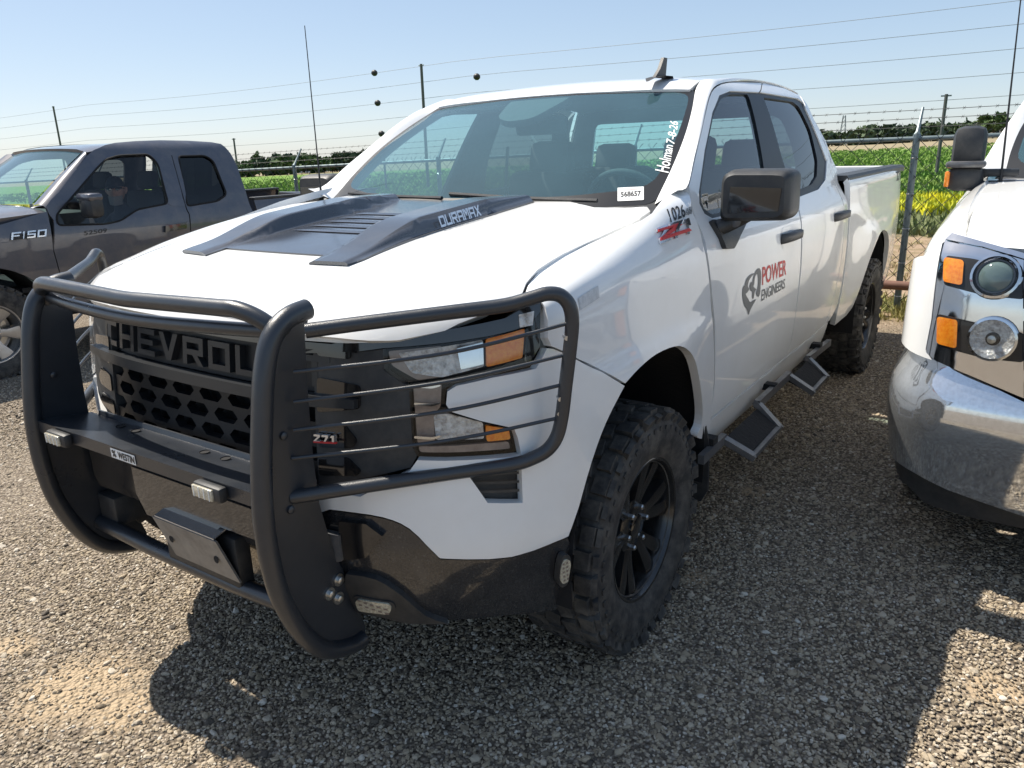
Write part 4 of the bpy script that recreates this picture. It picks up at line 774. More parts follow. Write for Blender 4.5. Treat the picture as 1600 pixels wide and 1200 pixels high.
# chrome bumper, dark valance
bq = uv(RF, [(1414, 548), (1424, 537), (1452, 560), (1520, 592), (1600, 628)]); bl = uv(RF, [(1427, 736), (1480, 764), (1600, 806)])
H0 = [(.02, .86)]+bq+[(SM, .70)]+[(SM, .42)]+bl[::-1]+[(.12, .45), (.02, .55)]
full = H0[:len(bq)+2]+[(2*SM-a, b) for a, b in H0[1:len(bq)+1][::-1]]+[(2*SM-.02, .86), (2*SM-.02, .55), (2*SM-.12, .45)]+[(2*SM-a, b) for a, b in bl]+[(SM, .42)]+bl[::-1]+[(.12, .45), (.02, .55)]
class Bump:
    def __init__(s, S, f): s.S, s.f, s.us, s.vs, s.tab = S, f, S.us, S.vs, None
    def __call__(s, u, v):
        u = np.atleast_1d(np.asarray(u, float)); v = np.atleast_1d(np.asarray(v, float)); P = s.S(u, v); N = s.S.nrm(u, v); sg = np.sign(((P-np.array([DX, DY+.6, .8]))*N).sum(1))[:, None]; return P+N*sg*s.f(u, v)[:, None]
    def nrm(s, u, v, e=3e-3): return Surf.nrm(s, u, v, e)
RB = Bump(RF, lambda u, v: (.004+.022*np.exp(-((v-.64)/.13)**2)-.040*sst(.70, .86, v))*sst(.0, .25, np.minimum(u, 2*SM-u)))
adopt(panel('front_bumper', RB, full, DCHROME, HD, .05, .02, skirt=.05, ref=(DX, DY+1, .8)))
vq = uv(RF, [(1416, 722), (1420, 770), (1440, 790), (1500, 810), (1600, 832)])
adopt(panel('bumper_valance', RF, [(.03, .56), (.03, .46)]+vq[1:]+[(SM, .28), (2*SM-.3, .30), (2*SM-.03, .46), (2*SM-.03, .56), (SM, .5)], PLASTIC, HD, .06, .03, skirt=.04, off=-.02, ref=(DX, DY+1, .8)))
# chrome lamp surround and lamps
sur = uv(RF, [(1478, 374), (1535, 388), (1600, 407), (1600, 622), (1520, 588), (1462, 563), (1448, 550), (1458, 500), (1466, 430)])
h1 = uv(RF, [(1480, 400), (1520, 405), (1600, 422), (1600, 468), (1540, 462), (1476, 445)]); h2 = uv(RF, [(1466, 490), (1500, 498), (1600, 520), (1600, 566), (1540, 560), (1468, 540)])
def rnz(p): return rnd(p, .012)
pp('lamp_surround', RF, None, CHROME, uvp=sur, du=.04, dv=.025, holes=(), skirt=.02, off=.004, mirrored=True)
for k, (h, cpx, r_) in enumerate(((h1, (1557, 433), .040), (h2, (1552, 529), .040))):
    pp('headlight', RF, None, DARK, uvp=rnz(h), du=.04, dv=.03, skirt=.004, off=.007)
    am = uv(RF, ([(1478, 403), (1508, 408), (1505, 446), (1476, 440)], [(1467, 494), (1498, 500), (1496, 544), (1466, 536)])[k])
    pp('turn_signal', RF, None, AMBER, uvp=rnz(am), du=.04, dv=.03, skirt=.004, off=.012)
    c = uv(RF, [cpx])[0]
    for sg in (0, 1):
        cc = c if sg == 0 else (2*SM-c[0], c[1]); P = RF(*cc)[0]; N_ = RF.nrm(np.array([cc[0]]), np.array([cc[1]]))[0]; N_ = N_*np.sign(-N_[1]); N_ = Vector(N_+np.array([0, 0, .0])).normalized()
        Q = N_.to_track_quat('Z', 'Y').to_matrix()
        def lt(prof, mat, nm):
            m = MB().lathe([(a_, r_2*1.32) for a_, r_2 in prof], 28, (0, 0, 0), 'z'); m.V = [tuple(Q @ Vector(v)+Vector(P)) for v in m.V]; adopt(m.build(nm, mat, HD))
        lt([(.010, .058), (.022, .056), (.024, .050), (.014, .048)], CHROME, 'lamp_ring')
        if k == 0: lt([(.012, .046), (.020, .043), (.020, .039)], GLOSSBLK, 'lamp_collar'); lt([(.014, .040), (.026, .030), (.032, .014), (.033, .0004)], M('projector_lens', (.12, .17, .16), .04, coat=1), 'projector')
        else: lt([(.022, .050), (.014, .035), (.006, .015), (.006, .0004)], REFLECT, 'reflector_bowl'); lt([(.012, .010), (.03, .010), (.032, .0004)], STEEL, 'bulb_cap'); lt([(.024, .051), (.030, .03), (.032, .0004)], LENS, 'lens')
    pp('lens', RF, None, LENS, uvp=rnz(h), du=.05, dv=.04, skirt=0, off=.036)
adopt(panel('grille', RF, [(sur[2][0]+.02, .80), (2*SM-sur[2][0]-.02, .80), (2*SM-sur[2][0]-.02, 1.19), (sur[2][0]+.02, 1.19)], DARK, HD, .1, .1, skirt=.01, off=-.03, ref=(DX, DY+1, .8)))
for k in range(4): adopt(panel('grille_bar', RF, [(sur[2][0]+.01, .82+k*.1), (2*SM-sur[2][0]-.01, .82+k*.1), (2*SM-sur[2][0]-.01, .86+k*.1), (sur[2][0]+.01, .86+k*.1)], CHROME, HD, .1, .04, skirt=.03, ref=(DX, DY+1, .8)))
# fender (passenger side) and hood
hf = [.45, .6, .75, .9, 1.0, 1.08, 1.16, 1.22, 1.27, 1.31, 1.34]
def hdf(y, x0, zt): 
    xs = [.03, .015, .005, 0, 0, .004, .016, .035, .062, .10, .15]; zz = [.45, .6, .75, .9, 1.0, 1.08, 1.16, 1.22, 1.27]
    return [(DX-x0+xs[j], DY+y, z if z < 1.1 else 1.1+(z-1.1)*(zt-1.1)/.24) for j, z in enumerate(hf)]
HF = Surf([-1.0, -.9, -.75, -.6, -.4, 0, .3, .6], hf, [hdf(-1.0, .885, 1.22), hdf(-.9, .935, 1.25), hdf(-.75, .985, 1.275), hdf(-.6, 1.0, 1.30), hdf(-.4, 1.012, 1.33), hdf(0, 1.015, 1.375), hdf(.3, 1.005, 1.41), hdf(.6, 1.0, 1.44)])
arc_ = [(DY*0+.50*math.cos(t), .46+.52*math.sin(t)) for t in np.linspace(rad(175), rad(5), 18)]
fp = [(-.56, .52)]+arc_+[(.52, .52), (.53, 1.1), (.55, 1.34), (.3, 1.34), (0, 1.34), (-.5, 1.34), (-.72, 1.34), (-.80, 1.335), (-.80, 1.26), (-.74, 1.20), (-.66, 1.18), (-.58, 1.17), (-.56, .9), (-.56, .7)]
adopt(panel('fender_front', RF, [(.0, .84), (.0, 1.06), (.15, 1.11), (.3, 1.16), (.42, 1.185), (.5, 1.20)]+uv(RF, [(1484, 372), (1474, 376), (1464, 430), (1456, 500), (1447, 546), (1456, 562)])+[(.42, .86), (.25, .85)], WHITE, HD, .04, .04, skirt=.02, off=.003, ref=(DX, DY+1, .8)))
adopt(panel('fender_front', RF, mm([(.0, .84), (.0, 1.06), (.15, 1.11), (.3, 1.16), (.42, 1.185), (.5, 1.20)]+uv(RF, [(1484, 372), (1474, 376), (1464, 430), (1456, 500), (1447, 546), (1456, 562)])+[(.42, .86), (.25, .85)]), WHITE, HD, .04, .04, skirt=.02, off=.003, ref=(DX, DY+1, .8)))
HFW = Surf(HF.us, hf, HF.G)
F1 = panel('front_fender', HFW, fp, WHITE, None, .05, .03, skirt=.03, ref=(DX, DY+.5, .8)); adopt(F1)
# driver-side fender: mirrored about the truck centre
m2 = F1.data.copy()
for v in m2.vertices: v.co.x = 2*DX-v.co.x
m2.flip_normals(); adopt(link('front_fender', m2, None, HD))
HH = Surf([-.93, -.86, -.8, -.6, -.4, 0, .4, .6, .8, .86, .93], [-1.08, -1.03, -.98, -.9, -.7, -.4, 0, .4, .6], [[(DX+x, DY+y+(.05*(abs(x)/.9)**3 if y < -.5 else 0), z-.02*(abs(x)/.9)**2+(.02 if abs(x) < .45 else 0)) for y, z in ((-1.08, 1.12), (-1.03, 1.165), (-.98, 1.215), (-.9, 1.262), (-.7, 1.312), (-.4, 1.35), (0, 1.39), (.4, 1.425), (.6, 1.435))] for x in (-.93, -.86, -.8, -.6, -.4, 0, .4, .6, .8, .86, .93)])
sq = uv(HH, [(1538, 376), (1537, 345), (1541, 320), (1551, 288)])
hp_ = [(-.4, -.945), (0, -.955), (.4, -.945), (.74, -.91), (.84, -.84), (.85, 0), (.84, .40), (0, .32), (-.84, .40), (-.85, 0), (-.84, -.6), (-.83, -.84), (-.74, -.91)]
adopt(panel('hood', HH, hp_, WHITE, HD, .06, .05, skirt=.025, ref=(DX, DY+1, .8)))
adopt(panel('hood_trim', RF, uv(RF, [(1480, 376), (1490, 366), (1530, 378), (1600, 398)])+[(SM, 1.215), (2*SM-sur[2][0], 1.21), (2*SM-sur[2][0], 1.18), (SM, 1.185)]+uv(RF, [(1600, 406), (1535, 387)]), CHROME, HD, .06, .03, skirt=.02, off=.012, ref=(DX, DY+1, .8)))
ef = MB(); ef.box((DX, DY-.1, .95), (1.5, 1.5, .55)); adopt(ef.build('engine_bay', DARK, HD))
# tow mirrors
def tow(sg):
    c = Vector((DX-sg*.945, DY+.30, 1.49)); 
    o = MB(); o.box(c+Vector((0, .03, .065)), (.135, .12, .19), bev=.04); m = adopt(o.build('tow_mirror', PLASTIC, HD)); lo = MB().box(c+Vector((.0, .02, -.075)), (.15, .13, .11), bev=.035).build('mirror_housing', PLASTIC, m)
    MB().box(c+Vector((0, -.02, -.01)), (.16, .10, .03), bev=.012).build('mirror_band', GREYBAR, m)
    MB().box(c+Vector((-sg*.068, -.035, -.075)), (.02, .05, .07), bev=.006).build('mirror_marker', AMBER, m)
    a = MB().box(c+Vector((sg*.13, .03, -.05)), (.16, .05, .035), bev=.01); a.box(c+Vector((sg*.13, .03, -.10)), (.16, .05, .03), bev=.01); a.build('mirror_arm', PLASTIC, m)
for sg in (1, -1): tow(sg)
w2 = MB(); q0 = aty(1563, 282, 2.15); q1 = aty(1597, -20, 2.15); w2.tube([q0-np.array([0, 0, .05]), q0+np.array([0, 0, .04]), q1], [.014, .005, .0025], 8); adopt(w2.build('whip_antenna', BLKM, HD))
# ================================================================ grey pickup on the other side, with its driver
FX, FY, FZ = -6.0, .55, -.11
FO = empty('pickup_truck', (FX, FY, FZ), label='dark grey extended cab pickup with a driver at the wheel', cat='truck')
def ado(o): o.parent = FO; o.location = (-FX, -FY, -FZ); return o
kv = [.22, .34, .5, .7, .9, 1.02, 1.10, 1.15, 1.20, 1.28, 1.42, 1.56, 1.68, 1.75, 1.79]; kx = [.93, .985, 1.0, 1.012, 1.015, 1.012, 1.0, .985, .972, .955, .90, .845, .785, .735, .66]
FS = Surf([-1.0, -.6, .0, 1.0, 2.0, 3.0, 4.0, 5.2], kv, [[(FX+x-dx, y, z) for x, z in zip(kx, kv)] for y, dx in ((-1., .12), (-.6, .04), (0, .0), (1, 0), (2, .0), (3., .01), (4, .01), (5.2, .05))])
def fpan(n, px, m, uvp=None, S=FS, **k): return ado(panel(n, S, uvp if uvp is not None else uv(S, px), m, FO, ref=(FX, 1.5, .7), **k))
w1 = rnd(uv(FS, [(90, 352), (88, 336), (100, 322), (152, 262), (165, 249), (185, 243), (232, 241), (246, 255), (262, 318), (215, 327), (188, 345), (165, 350)]), .04)
w2_ = rnd(uv(FS, [(278, 244), (320, 243), (333, 251), (348, 288), (354, 304), (340, 314), (292, 322)]), .04)
cs = uv(FS, smooth_line([(84, 344), (72, 322), (92, 300), (135, 244), (155, 231), (180, 223), (250, 219), (330, 222), (352, 230), (367, 252), (378, 282), (391, 322)], 2))
cu = cs[-1][0]; c0 = cs[0][0]
fpan('cab_side', None, FORDP, uvp=cs+[(cu+.03, 1.0), (cu+.03, .42), (c0-.02, .42), (c0-.06, .9)], holes=[w1, w2_], du=.12, dv=.05, skirt=.03)
dw1 = fpan('side_window', None, glass('clear_side_glass', (.82, .83, .82)), uvp=w1, du=.2, dv=.1, skirt=0, off=-.012); fpan('side_window', None, PRIVG, uvp=w2_, du=.2, dv=.1, skirt=0, off=-.012)
for a in ([(232, 241), (246, 255), (262, 318), (268, 322), (292, 322), (278, 244), (268, 240)],): fpan('door_pillar', a, FORDP, du=.1, dv=.1, skirt=.01, off=.003)
# rubber seals round the windows
for w_ in (w1, w2_):
    P = FS(*np.array(w_).T); ado(MB().tube([p+np.array([.002, 0, 0]) for p in P], .009, 6, closed=True).build('window_seal', DARK, FO))
# door gaps
def gap(px, n='door_gap'):
    P = FS(*np.array(uv(FS, smooth_line(px, 4))).T); ado(MB().tube([p+np.array([.001, 0, 0]) for p in P], .005, 5).build(n, DARK, FO))
gap([(268, 243), (290, 322), (297, 345), (300, 440)])
fw_ = [(c0-.03, 1.22), (c0-.5, 1.13), (c0-1.2, 1.02), (c0-1.75, .90), (c0-1.8, .5), (FY-.56, .36)]+[(FY+.53*math.cos(t), FZ+.44+.50*math.sin(t)) for t in np.linspace(rad(172), rad(8), 16)]+[(FY+.55, .40), (c0-.03, .42), (c0-.068, .9)]
fpan('front_fender', None, FORDP, uvp=fw_, du=.1, dv=.05, skirt=.03)
y_ = cu+.07
fpan('bed_side', None, FORDP, uvp=[(y_, 1.185), (5.15, 1.18), (5.15, .42)]+[(FY+3.68+.53*math.cos(t), FZ+.44+.50*math.sin(t)) for t in np.linspace(rad(8), rad(172), 16)]+[(y_, .42)], du=.12, dv=.05, skirt=.03)
ado(MB().box((FX+.93, (y_+5.15)/2, 1.19), (.10, 5.15-y_, .03), bev=.01).build('bed_rail_cap', PLASTIC, FO)); ado(MB().box((FX-.93, (y_+5.15)/2, 1.19), (.10, 5.15-y_, .03), bev=.01).build('bed_rail_cap', PLASTIC, FO))
# far side (mirrored about its centre line)
for o in [c for c in FO.children if c.name.split('.')[0] in ('cab_side', 'side_window', 'front_fender', 'bed_side', 'door_pillar')]:
    m2 = o.data.copy()
    for v in m2.vertices: v.co.x = 2*FX-v.co.x
    m2.flip_normals(); ado(link(o.name.split('.')[0], m2, None, FO))
# windshield, roof, hood
a_b = np.array([FX+.80, *atx(50, 322, FX+.80)[1:]]); a_t = np.array([FX+.66, *atx(132, 236, FX+.66)[1:]])
FW = Surf([-1, -.5, 0, .5, 1], [0, .5, 1], [[(FX+u*(a_b[0]-FX)*(1-t)+u*(a_t[0]-FX)*t, a_b[1]*(1-t)+a_t[1]*t-.13*(1-u*u)*(1-.5*t), a_b[2]*(1-t)+a_t[2]*t+.012*math.sin(math.pi*t)+.02*(1-u*u)*t) for t in (0, .5, 1)] for u in (-1, -.5, 0, .5, 1)])
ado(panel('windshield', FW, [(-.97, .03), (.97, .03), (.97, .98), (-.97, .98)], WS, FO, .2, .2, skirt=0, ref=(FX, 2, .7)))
fsh = glass('pale_green_glass', (.75, .85, .84))  # even pale green tint, no film
pA = FW(np.full(12, 1.), np.linspace(0, 1, 12)); pB = FS(*np.array(uv(FS, smooth_line([(72, 324), (92, 300), (135, 243)], 5))).T); 
pA = resample(pA, 14); pB = resample(pB, 14)
for sg in (1, -1):
    G = [[((1-t)*a+t*b+np.array([.02, -.01, .02])*4*t*(1-t)) for t in np.linspace(0, 1, 5)] for a, b in zip(pA, pB)]; G = np.array(G)
    if sg < 0: G[:, :, 0] = 2*FX-G[:, :, 0]
    ado(MB().grid(G).build('pillar', FORDP, FO, smooth='all'))
FR = Surf([-.72, -.6, 0, .6, .72], [0, .12, .5, .85, 1], [[(FX+u, a_t[1]-.02-.06*(1-(u/.7)**2)*(1-t)+t*(cs[-4][0]-a_t[1]+.04), z+(.0 if abs(u) > .65 else (.03 if abs(u) > .5 else .045))) for t, z in ((0, a_t[2]-.012), (.12, a_t[2]+.015), (.5, a_t[2]+.035), (.85, a_t[2]+.02), (1, a_t[2]-.02))] for u in (-.72, -.6, 0, .6, .72)])
ado(panel('roof', FR, [(-.72, 0), (.72, 0), (.72, 1), (-.72, 1)], FORDP, FO, .1, .1, skirt=.03, ref=(FX, 2, .7)))
zc_ = a_b[2]; yb = a_b[1]
FH = Surf([-.97, -.85, -.5, 0, .5, .85, .97], [0, .15, .5, 1], [[(FX+u, yb+.02-.1*(1-(u/.95)**2)-(1.55*t), zc_-.02-.10*t-(.10 if t == 1 else 0)-(.03 if abs(u) > .9 else 0)+(.03 if abs(u) < .6 else 0)) for t in (0, .15, .5, 1)] for u in (-.97, -.85, -.5, 0, .5, .85, .97)])
ado(panel('hood', FH, [(-.965, 0), (.965, 0), (.965, 1), (-.965, 1)], FORDP, FO, .1, .1, skirt=.05, ref=(FX, 2, .5)))
fr_ = MB(); fr_.box((FX, yb-1.60, .72), (1.84, .2, .62), bev=.05); ado(fr_.build('front_end', GLOSSBLK, FO)); ado(MB().box((FX, yb-1.70, .45), (1.95, .2, .24), bev=.06).build('front_bumper', CHROME, FO))
ch = MB(); ch.box((FX, 2.0, .45), (1.6, 4.8, .3)); ch.box((FX, .2, .75), (1.4, 1.2, .4)); ado(ch.build('chassis', DARK, FO)); ado(MB().box((FX, cu+.0, .95), (1.7, .04, .55)).build('cab_back', FORDP, FO)); bk = MB().prism([(FX-.80, cu, 1.20), (FX+.80, cu, 1.20), (FX+.64, cs[-4][0], a_t[2]), (FX-.64, cs[-4][0], a_t[2])], (0, .02, 0)); ado(bk.build('rear_window', PRIVG, FO))
ado(MB().box((FX, 5.12, .85), (1.7, .06, .6), bev=.02).build('tailgate', FORDP, FO)); ado(MB().box((FX, (y_+5.1)/2, .6), (1.7, 5.0-y_, .05)).build('bed_floor', PLASTIC, FO))
for yc in (FY, FY+3.68):
    G = [[(FX+x, yc+.50*math.cos(t), FZ+.44+.52*math.sin(t)) for t in np.linspace(-.15, math.pi+.15, 14)] for x in (.6, 1.0)]; ado(MB().grid(G).build('wheel_liner', WELL, FO, fix=False))
SILW = M('silver_wheel', (.42, .42, .42), .35, metal=.8, dust=((.25, .22, .2), .3, 12)); W1 = make_wheel(rim_mat=SILW, split=False)
for i, (x, y, rz) in enumerate(((.875, 0, 0), (.875, 3.68, 0), (-.875, 0, math.pi), (-.875, 3.68, math.pi))):
    w = W1 if i == 0 else copy_tree(W1); w.parent = FO; w.location = (x, y, .40); w.rotation_euler = (.4+i, 0, rz)
# mirror, handle, badge, number
c = atx(143, 322, FX+1.14); 
mo = MB(); mo.box(tuple(c), (.22, .13, .20), bev=.05); MO = ado(mo.build('side_mirror', PLASTIC, FO)); MB().box(tuple(c+np.array([0, -.004, .075])), (.226, .136, .07), bev=.03).build('mirror_cap', FORDP, MO); MB().box(tuple(c+np.array([-.10, .03, -.06])), (.20, .07, .05), bev=.015).build('mirror_arm', PLASTIC, MO)
fpan('door_handle', [(256, 353), (289, 347), (289, 357), (256, 363)], GLOSSBLK, du=.1, dv=.1, skirt=.03, off=.03)
bg_ = fpan('fender_badge', [(14, 376), (22, 367), (73, 360), (73, 370)], BLKM, du=.1, dv=.1, skirt=.006, off=.006)
for k, ch_ in enumerate('F150'):
    x0 = (16, 33, 41, 57)[k]; x1 = (31, 38, 54, 71)[k]; f_ = lambda x, t: (x, 375-(x-16)*.10-t*11)
    o = block_text('badge_letter', FS, ch_, uv(FS, [f_(x0, 0), f_(x1, 0), f_(x1+1, 1), f_(x0+1, 1)]), SILVERM, bg_, off=.012, depth=.004, ref=(FX, 1.5, .7))
o = text_on('door_number', FS, '52509', uv(FS, [(131, 368), (167, 363), (167, 356.5), (131, 361)]), BLKM, FO, off=.003, bold=.01, ref=(FX, 1.5, .7)); ado(o)
# cab interior: tan seats and trim catching light
TAN = M('tan_trim', (.30, .20, .14), .8); 
def fseat(x, y):
    s = MB(); s.box((FX+x, y-.22, .72), (.52, .5, .16), bev=.05); R = Matrix.Rotation(rad(-12), 3, 'X'); s.box((FX+x, y+.06, 1.02), (.5, .15, .62), R, bev=.06); s.box((FX+x, y+.16, 1.42), (.26, .1, .18), R, bev=.04); ado(s.build('seat', SEAT, FO))
py_ = atx(176, 300, FX+.42)
fseat(.42, py_[1]+.22); fseat(-.42, py_[1]+.22); fseat(.4, py_[1]+1.05); fseat(-.4, py_[1]+1.05)
ado(MB().box((FX, py_[1]-.62, 1.10), (1.6, .35, .2), bev=.06).build('dashboard', INTER, FO)); ado(MB().box((FX, 1.9, .58), (1.7, 2.0, .04)).build('cab_floor', INTER, FO))
R_ = Matrix.Rotation(rad(-60), 3, 'X'); c = Vector((FX+.42, py_[1]-.34, 1.17)); ado(MB().tube([c+R_ @ Vector((.18*math.cos(t), .18*math.sin(t), 0)) for t in np.linspace(0, 2*math.pi, 30)[:-1]], .015, 8, closed=True).build('steering_wheel', INTER, FO))
ado(panel('headliner', FR, [(-.66, .05), (.66, .05), (.66, .97), (-.66, .97)], TAN, FO, .3, .3, skirt=0, off=-.03, ref=(FX, 2, .7)))
for s_ in (-1,): ado(MB().prism([(FX-.93, py_[1]+.36, .7), (FX-.93, py_[1]+.56, .7), (FX-.80, py_[1]+.50, 1.68), (FX-.80, py_[1]+.38, 1.68)], (.03, 0, 0)).build('pillar_trim', INTER, FO))
# ---------------------------------------------------------------- driver
PER = empty('person', (FX+.42, py_[1], FZ), label='bearded driver in dark cap and sunglasses sitting in the grey pickup', cat='person')
SKIN = M('skin', (.42, .24, .18), .55, noise=(30, .35, .65), col2=(.36, .19, .14)); SHIRT = M('dark_shirt', (.03, .033, .045), .9, bump=(120, .002)); BEARD = M('grey_beard', (.22, .19, .17), .95, bump=(160, .006)); CAPM = M('dark_cap', (.012, .013, .018), .85)
def skin_mesh(name, nodes, edges, mat, parent, sub=2):
    me = bpy.data.meshes.new(name); me.from_pydata([n[:3] for n in nodes], edges, []); o = bpy.data.objects.new('tmp', me); COL.objects.link(o)
    m = o.modifiers.new('s', 'SKIN'); 
    for i, n in enumerate(nodes): r = n[3]; me.skin_vertices[0].data[i].radius = (r, n[4] if len(n) > 4 else r)
    me.skin_vertices[0].data[0].use_root = True
    sb = o.modifiers.new('u', 'SUBSURF'); sb.levels = sub; dg = bpy.context.evaluated_depsgraph_get(); dg.update(); m2 = bpy.data.meshes.new_from_object(o.evaluated_get(dg)); bpy.data.objects.remove(o)
    m2.polygons.foreach_set('use_smooth', [True]*len(m2.polygons)); r = link(name, m2, mat, parent); return r
# body: x across (towards window +), y back, z above the ground under the truck; seated, left forearm up to the wheel, head turned to the window
hz0 = 1.40
nodes = [(0, .05, .92, .15, .12), (0, .08, 1.05, .15, .12), (0, .10, 1.20, .17, .12), (0, .10, 1.30, .14, .10), (0, .07, 1.385, .058), (.0, .045, 1.45, .062),      # pelvis..neck
  (.19, .08, 1.29, .065), (.25, -.06, 1.12, .052), (.16, -.27, 1.18, .040), (.10, -.34, 1.235, .03),   # left arm to wheel
  (-.19, .08, 1.29, .065), (-.25, -.06, 1.12, .052), (-.14, -.27, 1.18, .040), (-.09, -.34, 1.235, .03),
  (.11, -.18, .90, .085), (.12, -.42, .90, .065), (.12, -.52, .66, .05), (-.11, -.18, .90, .085), (-.12, -.42, .90, .065), (-.12, -.52, .66, .05)]
edges = [(0, 1), (1, 2), (2, 3), (3, 4), (4, 5), (3, 6), (6, 7), (7, 8), (8, 9), (3, 10), (10, 11), (11, 12), (12, 13), (0, 14), (14, 15), (15, 16), (0, 17), (17, 18), (18, 19)]
BODY = skin_mesh('body', nodes, edges, SHIRT, PER)
# head with face, turned to look out of the window
hd = MB(); rows = 22; cols = 28; HC = Vector((.01, .03, 1.555)); hw_, hd_, hh_ = .078, .098, .122; G = []
for i in range(rows):
    ph = math.pi*i/(rows-1); zz = math.cos(ph); rr = math.sin(ph); row = []
    for j in range(cols+1):
        th = 2*math.pi*j/cols; x, y = rr*math.cos(th), rr*math.sin(th); f = max(0, -y)   # face looks to -y
        jaw = 1-.22*max(0, -zz)**1.5; px_, py2, pz = x*hw_*jaw, y*hd_*(1-.10*max(0, -zz)), zz*hh_
        nose = .030*math.exp(-((x/.16)**2))*math.exp(-((zz+.12)/.17)**2)*f; eye = -.010*(math.exp(-(((abs(x)-.42)/.18)**2)))*math.exp(-((zz-.12)/.12)**2)*f; mouth = .006*math.exp(-((x/.3)**2))*math.exp(-((zz+.45)/.08)**2)*f; chin = .012*math.exp(-((x/.3)**2))*math.exp(-((zz+.75)/.15)**2)*f
        py2 -= nose+eye+mouth+chin; row.append(Vector((px_, py2, pz)))
    G.append(row)
RT = Matrix.Rotation(rad(48), 3, 'Z') @ Matrix.Rotation(rad(-4), 3, 'X')
def hpt(v): return RT @ Vector(v)+HC
HEAD = MB().grid([[hpt(v) for v in r] for r in G]).build('head', SKIN, PER, smooth='all')
for s_ in (1, -1): m = MB(); m.tube([hpt((s_*.076, .012, -.03)), hpt((s_*.088, .018, .0)), hpt((s_*.088, .022, .025)), hpt((s_*.078, .016, .032))], [.008, .013, .014, .007], 8); m.build('ear', SKIN, HEAD)
cp_ = MB(); cp_.grid([[hpt((math.sin(p)*math.cos(t)*.086, math.sin(p)*math.sin(t)*.106, .035+math.cos(p)*.105)) for t in np.linspace(0, 2*math.pi, 25)] for p in np.linspace(.02, math.pi/2, 9)]); 
cp_.grid([[hpt((x*.075, -.095-d*.075+.04*x*x, .040-.02*d+(-.012*x*x))) for x in np.linspace(-1, 1, 9)] for d in np.linspace(0, 1, 5)]); cp_.build('cap', CAPM, PER, smooth='all')
sg_ = MB()
for s_ in (1, -1): sg_.grid([[hpt((s_*(.036+.026*math.cos(t)*k), -.098+.012*abs(math.cos(t))*k*.9-(.004), .016+.019*math.sin(t)*k)) for t in np.linspace(0, 2*math.pi, 15)] for k in (.05, .6, 1)]); sg_.tube([hpt((s_*.062, -.088, .02)), hpt((s_*.078, -.03, .02)), hpt((s_*.08, .015, .012))], .003, 5)
sg_.tube([hpt((-.012, -.108, .02)), hpt((.012, -.108, .02))], .003, 5); sg_.build('sunglasses', GLOSSBLK, PER, smooth='all')
bd = MB(); bd.grid([[hpt((x*.066*(1-.12*k), -.052-.055*(1-x*x)*(1-.15*k)-.012, -.045-.085*k-.012*(1-x*x))) for x in np.linspace(-1, 1, 11)] for k in np.linspace(0, 1, 6)]); bd.build('beard', BEARD, PER, smooth='all')
def hand(c, sgn):
    nodes = [(c[0], c[1], c[2], .024, .034), (c[0], c[1]-.05, c[2]+.03, .026, .036)]; ed = [(0, 1)]
    for k in range(4):
        b = len(nodes); o = (k-1.5)*.019; L = (.030, .034, .032, .025)[k]
        nodes += [(c[0]+o, c[1]-.075, c[2]+.045, .0095), (c[0]+o, c[1]-.085-L*.4, c[2]+.045-L*.5, .009), (c[0]+o, c[1]-.07-L*.2, c[2]+.03-L*.9, .008)]; ed += [(1, b), (b, b+1), (b+1, b+2)]
    b = len(nodes); nodes += [(c[0]-sgn*.035, c[1]-.045, c[2]+.045, .010), (c[0]-sgn*.045, c[1]-.065, c[2]+.06, .009)]; ed += [(0, b), (b, b+1)]
    skin_mesh('hand', nodes, ed, SKIN, PER, 1)
hand((.10, -.34, 1.235), 1); hand((-.09, -.34, 1.235), -1)
dz = py_[2]-(1.545+FZ); PER.location.z = FZ+dz
# ================================================================ ground
def zg(x, y):
    x = np.asarray(x, float); y = np.asarray(y, float)
    near = np.where(x < -1, .022*(x+1), np.where(x > 1.3, .01*(x-1.3), 0)); far = .022*x+.006*y-.05; t = sst(4.5, 9., y)
    return near*(1-t)+far*t
def nodes(m): return m.node_tree.nodes, m.node_tree.links
GM = bpy.data.materials.new('gravel_lot_and_field'); GM.use_nodes = True; N, L = nodes(GM); B_ = N['Principled BSDF']; B_.inputs['Roughness'].default_value = .95; B_.inputs['Specular IOR Level'].default_value = .15
tc = N.new('ShaderNodeTexCoord'); sx_ = N.new('ShaderNodeSeparateXYZ'); L.new(tc.outputs['Object'], sx_.inputs[0])
def nn(scale, detail=6, rough=.6): n = N.new('ShaderNodeTexNoise'); n.inputs['Scale'].default_value = scale; n.inputs['Detail'].default_value = detail; n.inputs['Roughness'].default_value = rough; L.new(tc.outputs['Object'], n.inputs['Vector']); return n.outputs[0]
def ma(op, a, b=None, c=None):
    n = N.new('ShaderNodeMath'); n.operation = op
    for i, v in enumerate((a, b, c)):
        if v is None: continue
        if isinstance(v, (int, float)): n.inputs[i].default_value = v
        else: L.new(v, n.inputs[i])
    return n.outputs[0]
def mixc(f, a, b):
    n = N.new('ShaderNodeMix'); n.data_type = 'RGBA'
    L.new(f, n.inputs[0]) if not isinstance(f, float) else None
    for i, v in ((6, a), (7, b)):
        if isinstance(v, tuple): n.inputs[i].default_value = (*v, 1)
        else: L.new(v, n.inputs[i])
    return n.outputs[2]
def mr(v, lo, hi): n = N.new('ShaderNodeMapRange'); n.interpolation_type = 'SMOOTHSTEP'; L.new(v, n.inputs[0]); n.inputs[1].default_value = lo; n.inputs[2].default_value = hi; return n.outputs[0]
vo = N.new('ShaderNodeTexVoronoi'); vo.inputs['Scale'].default_value = 75; L.new(tc.outputs['Object'], vo.inputs['Vector'])
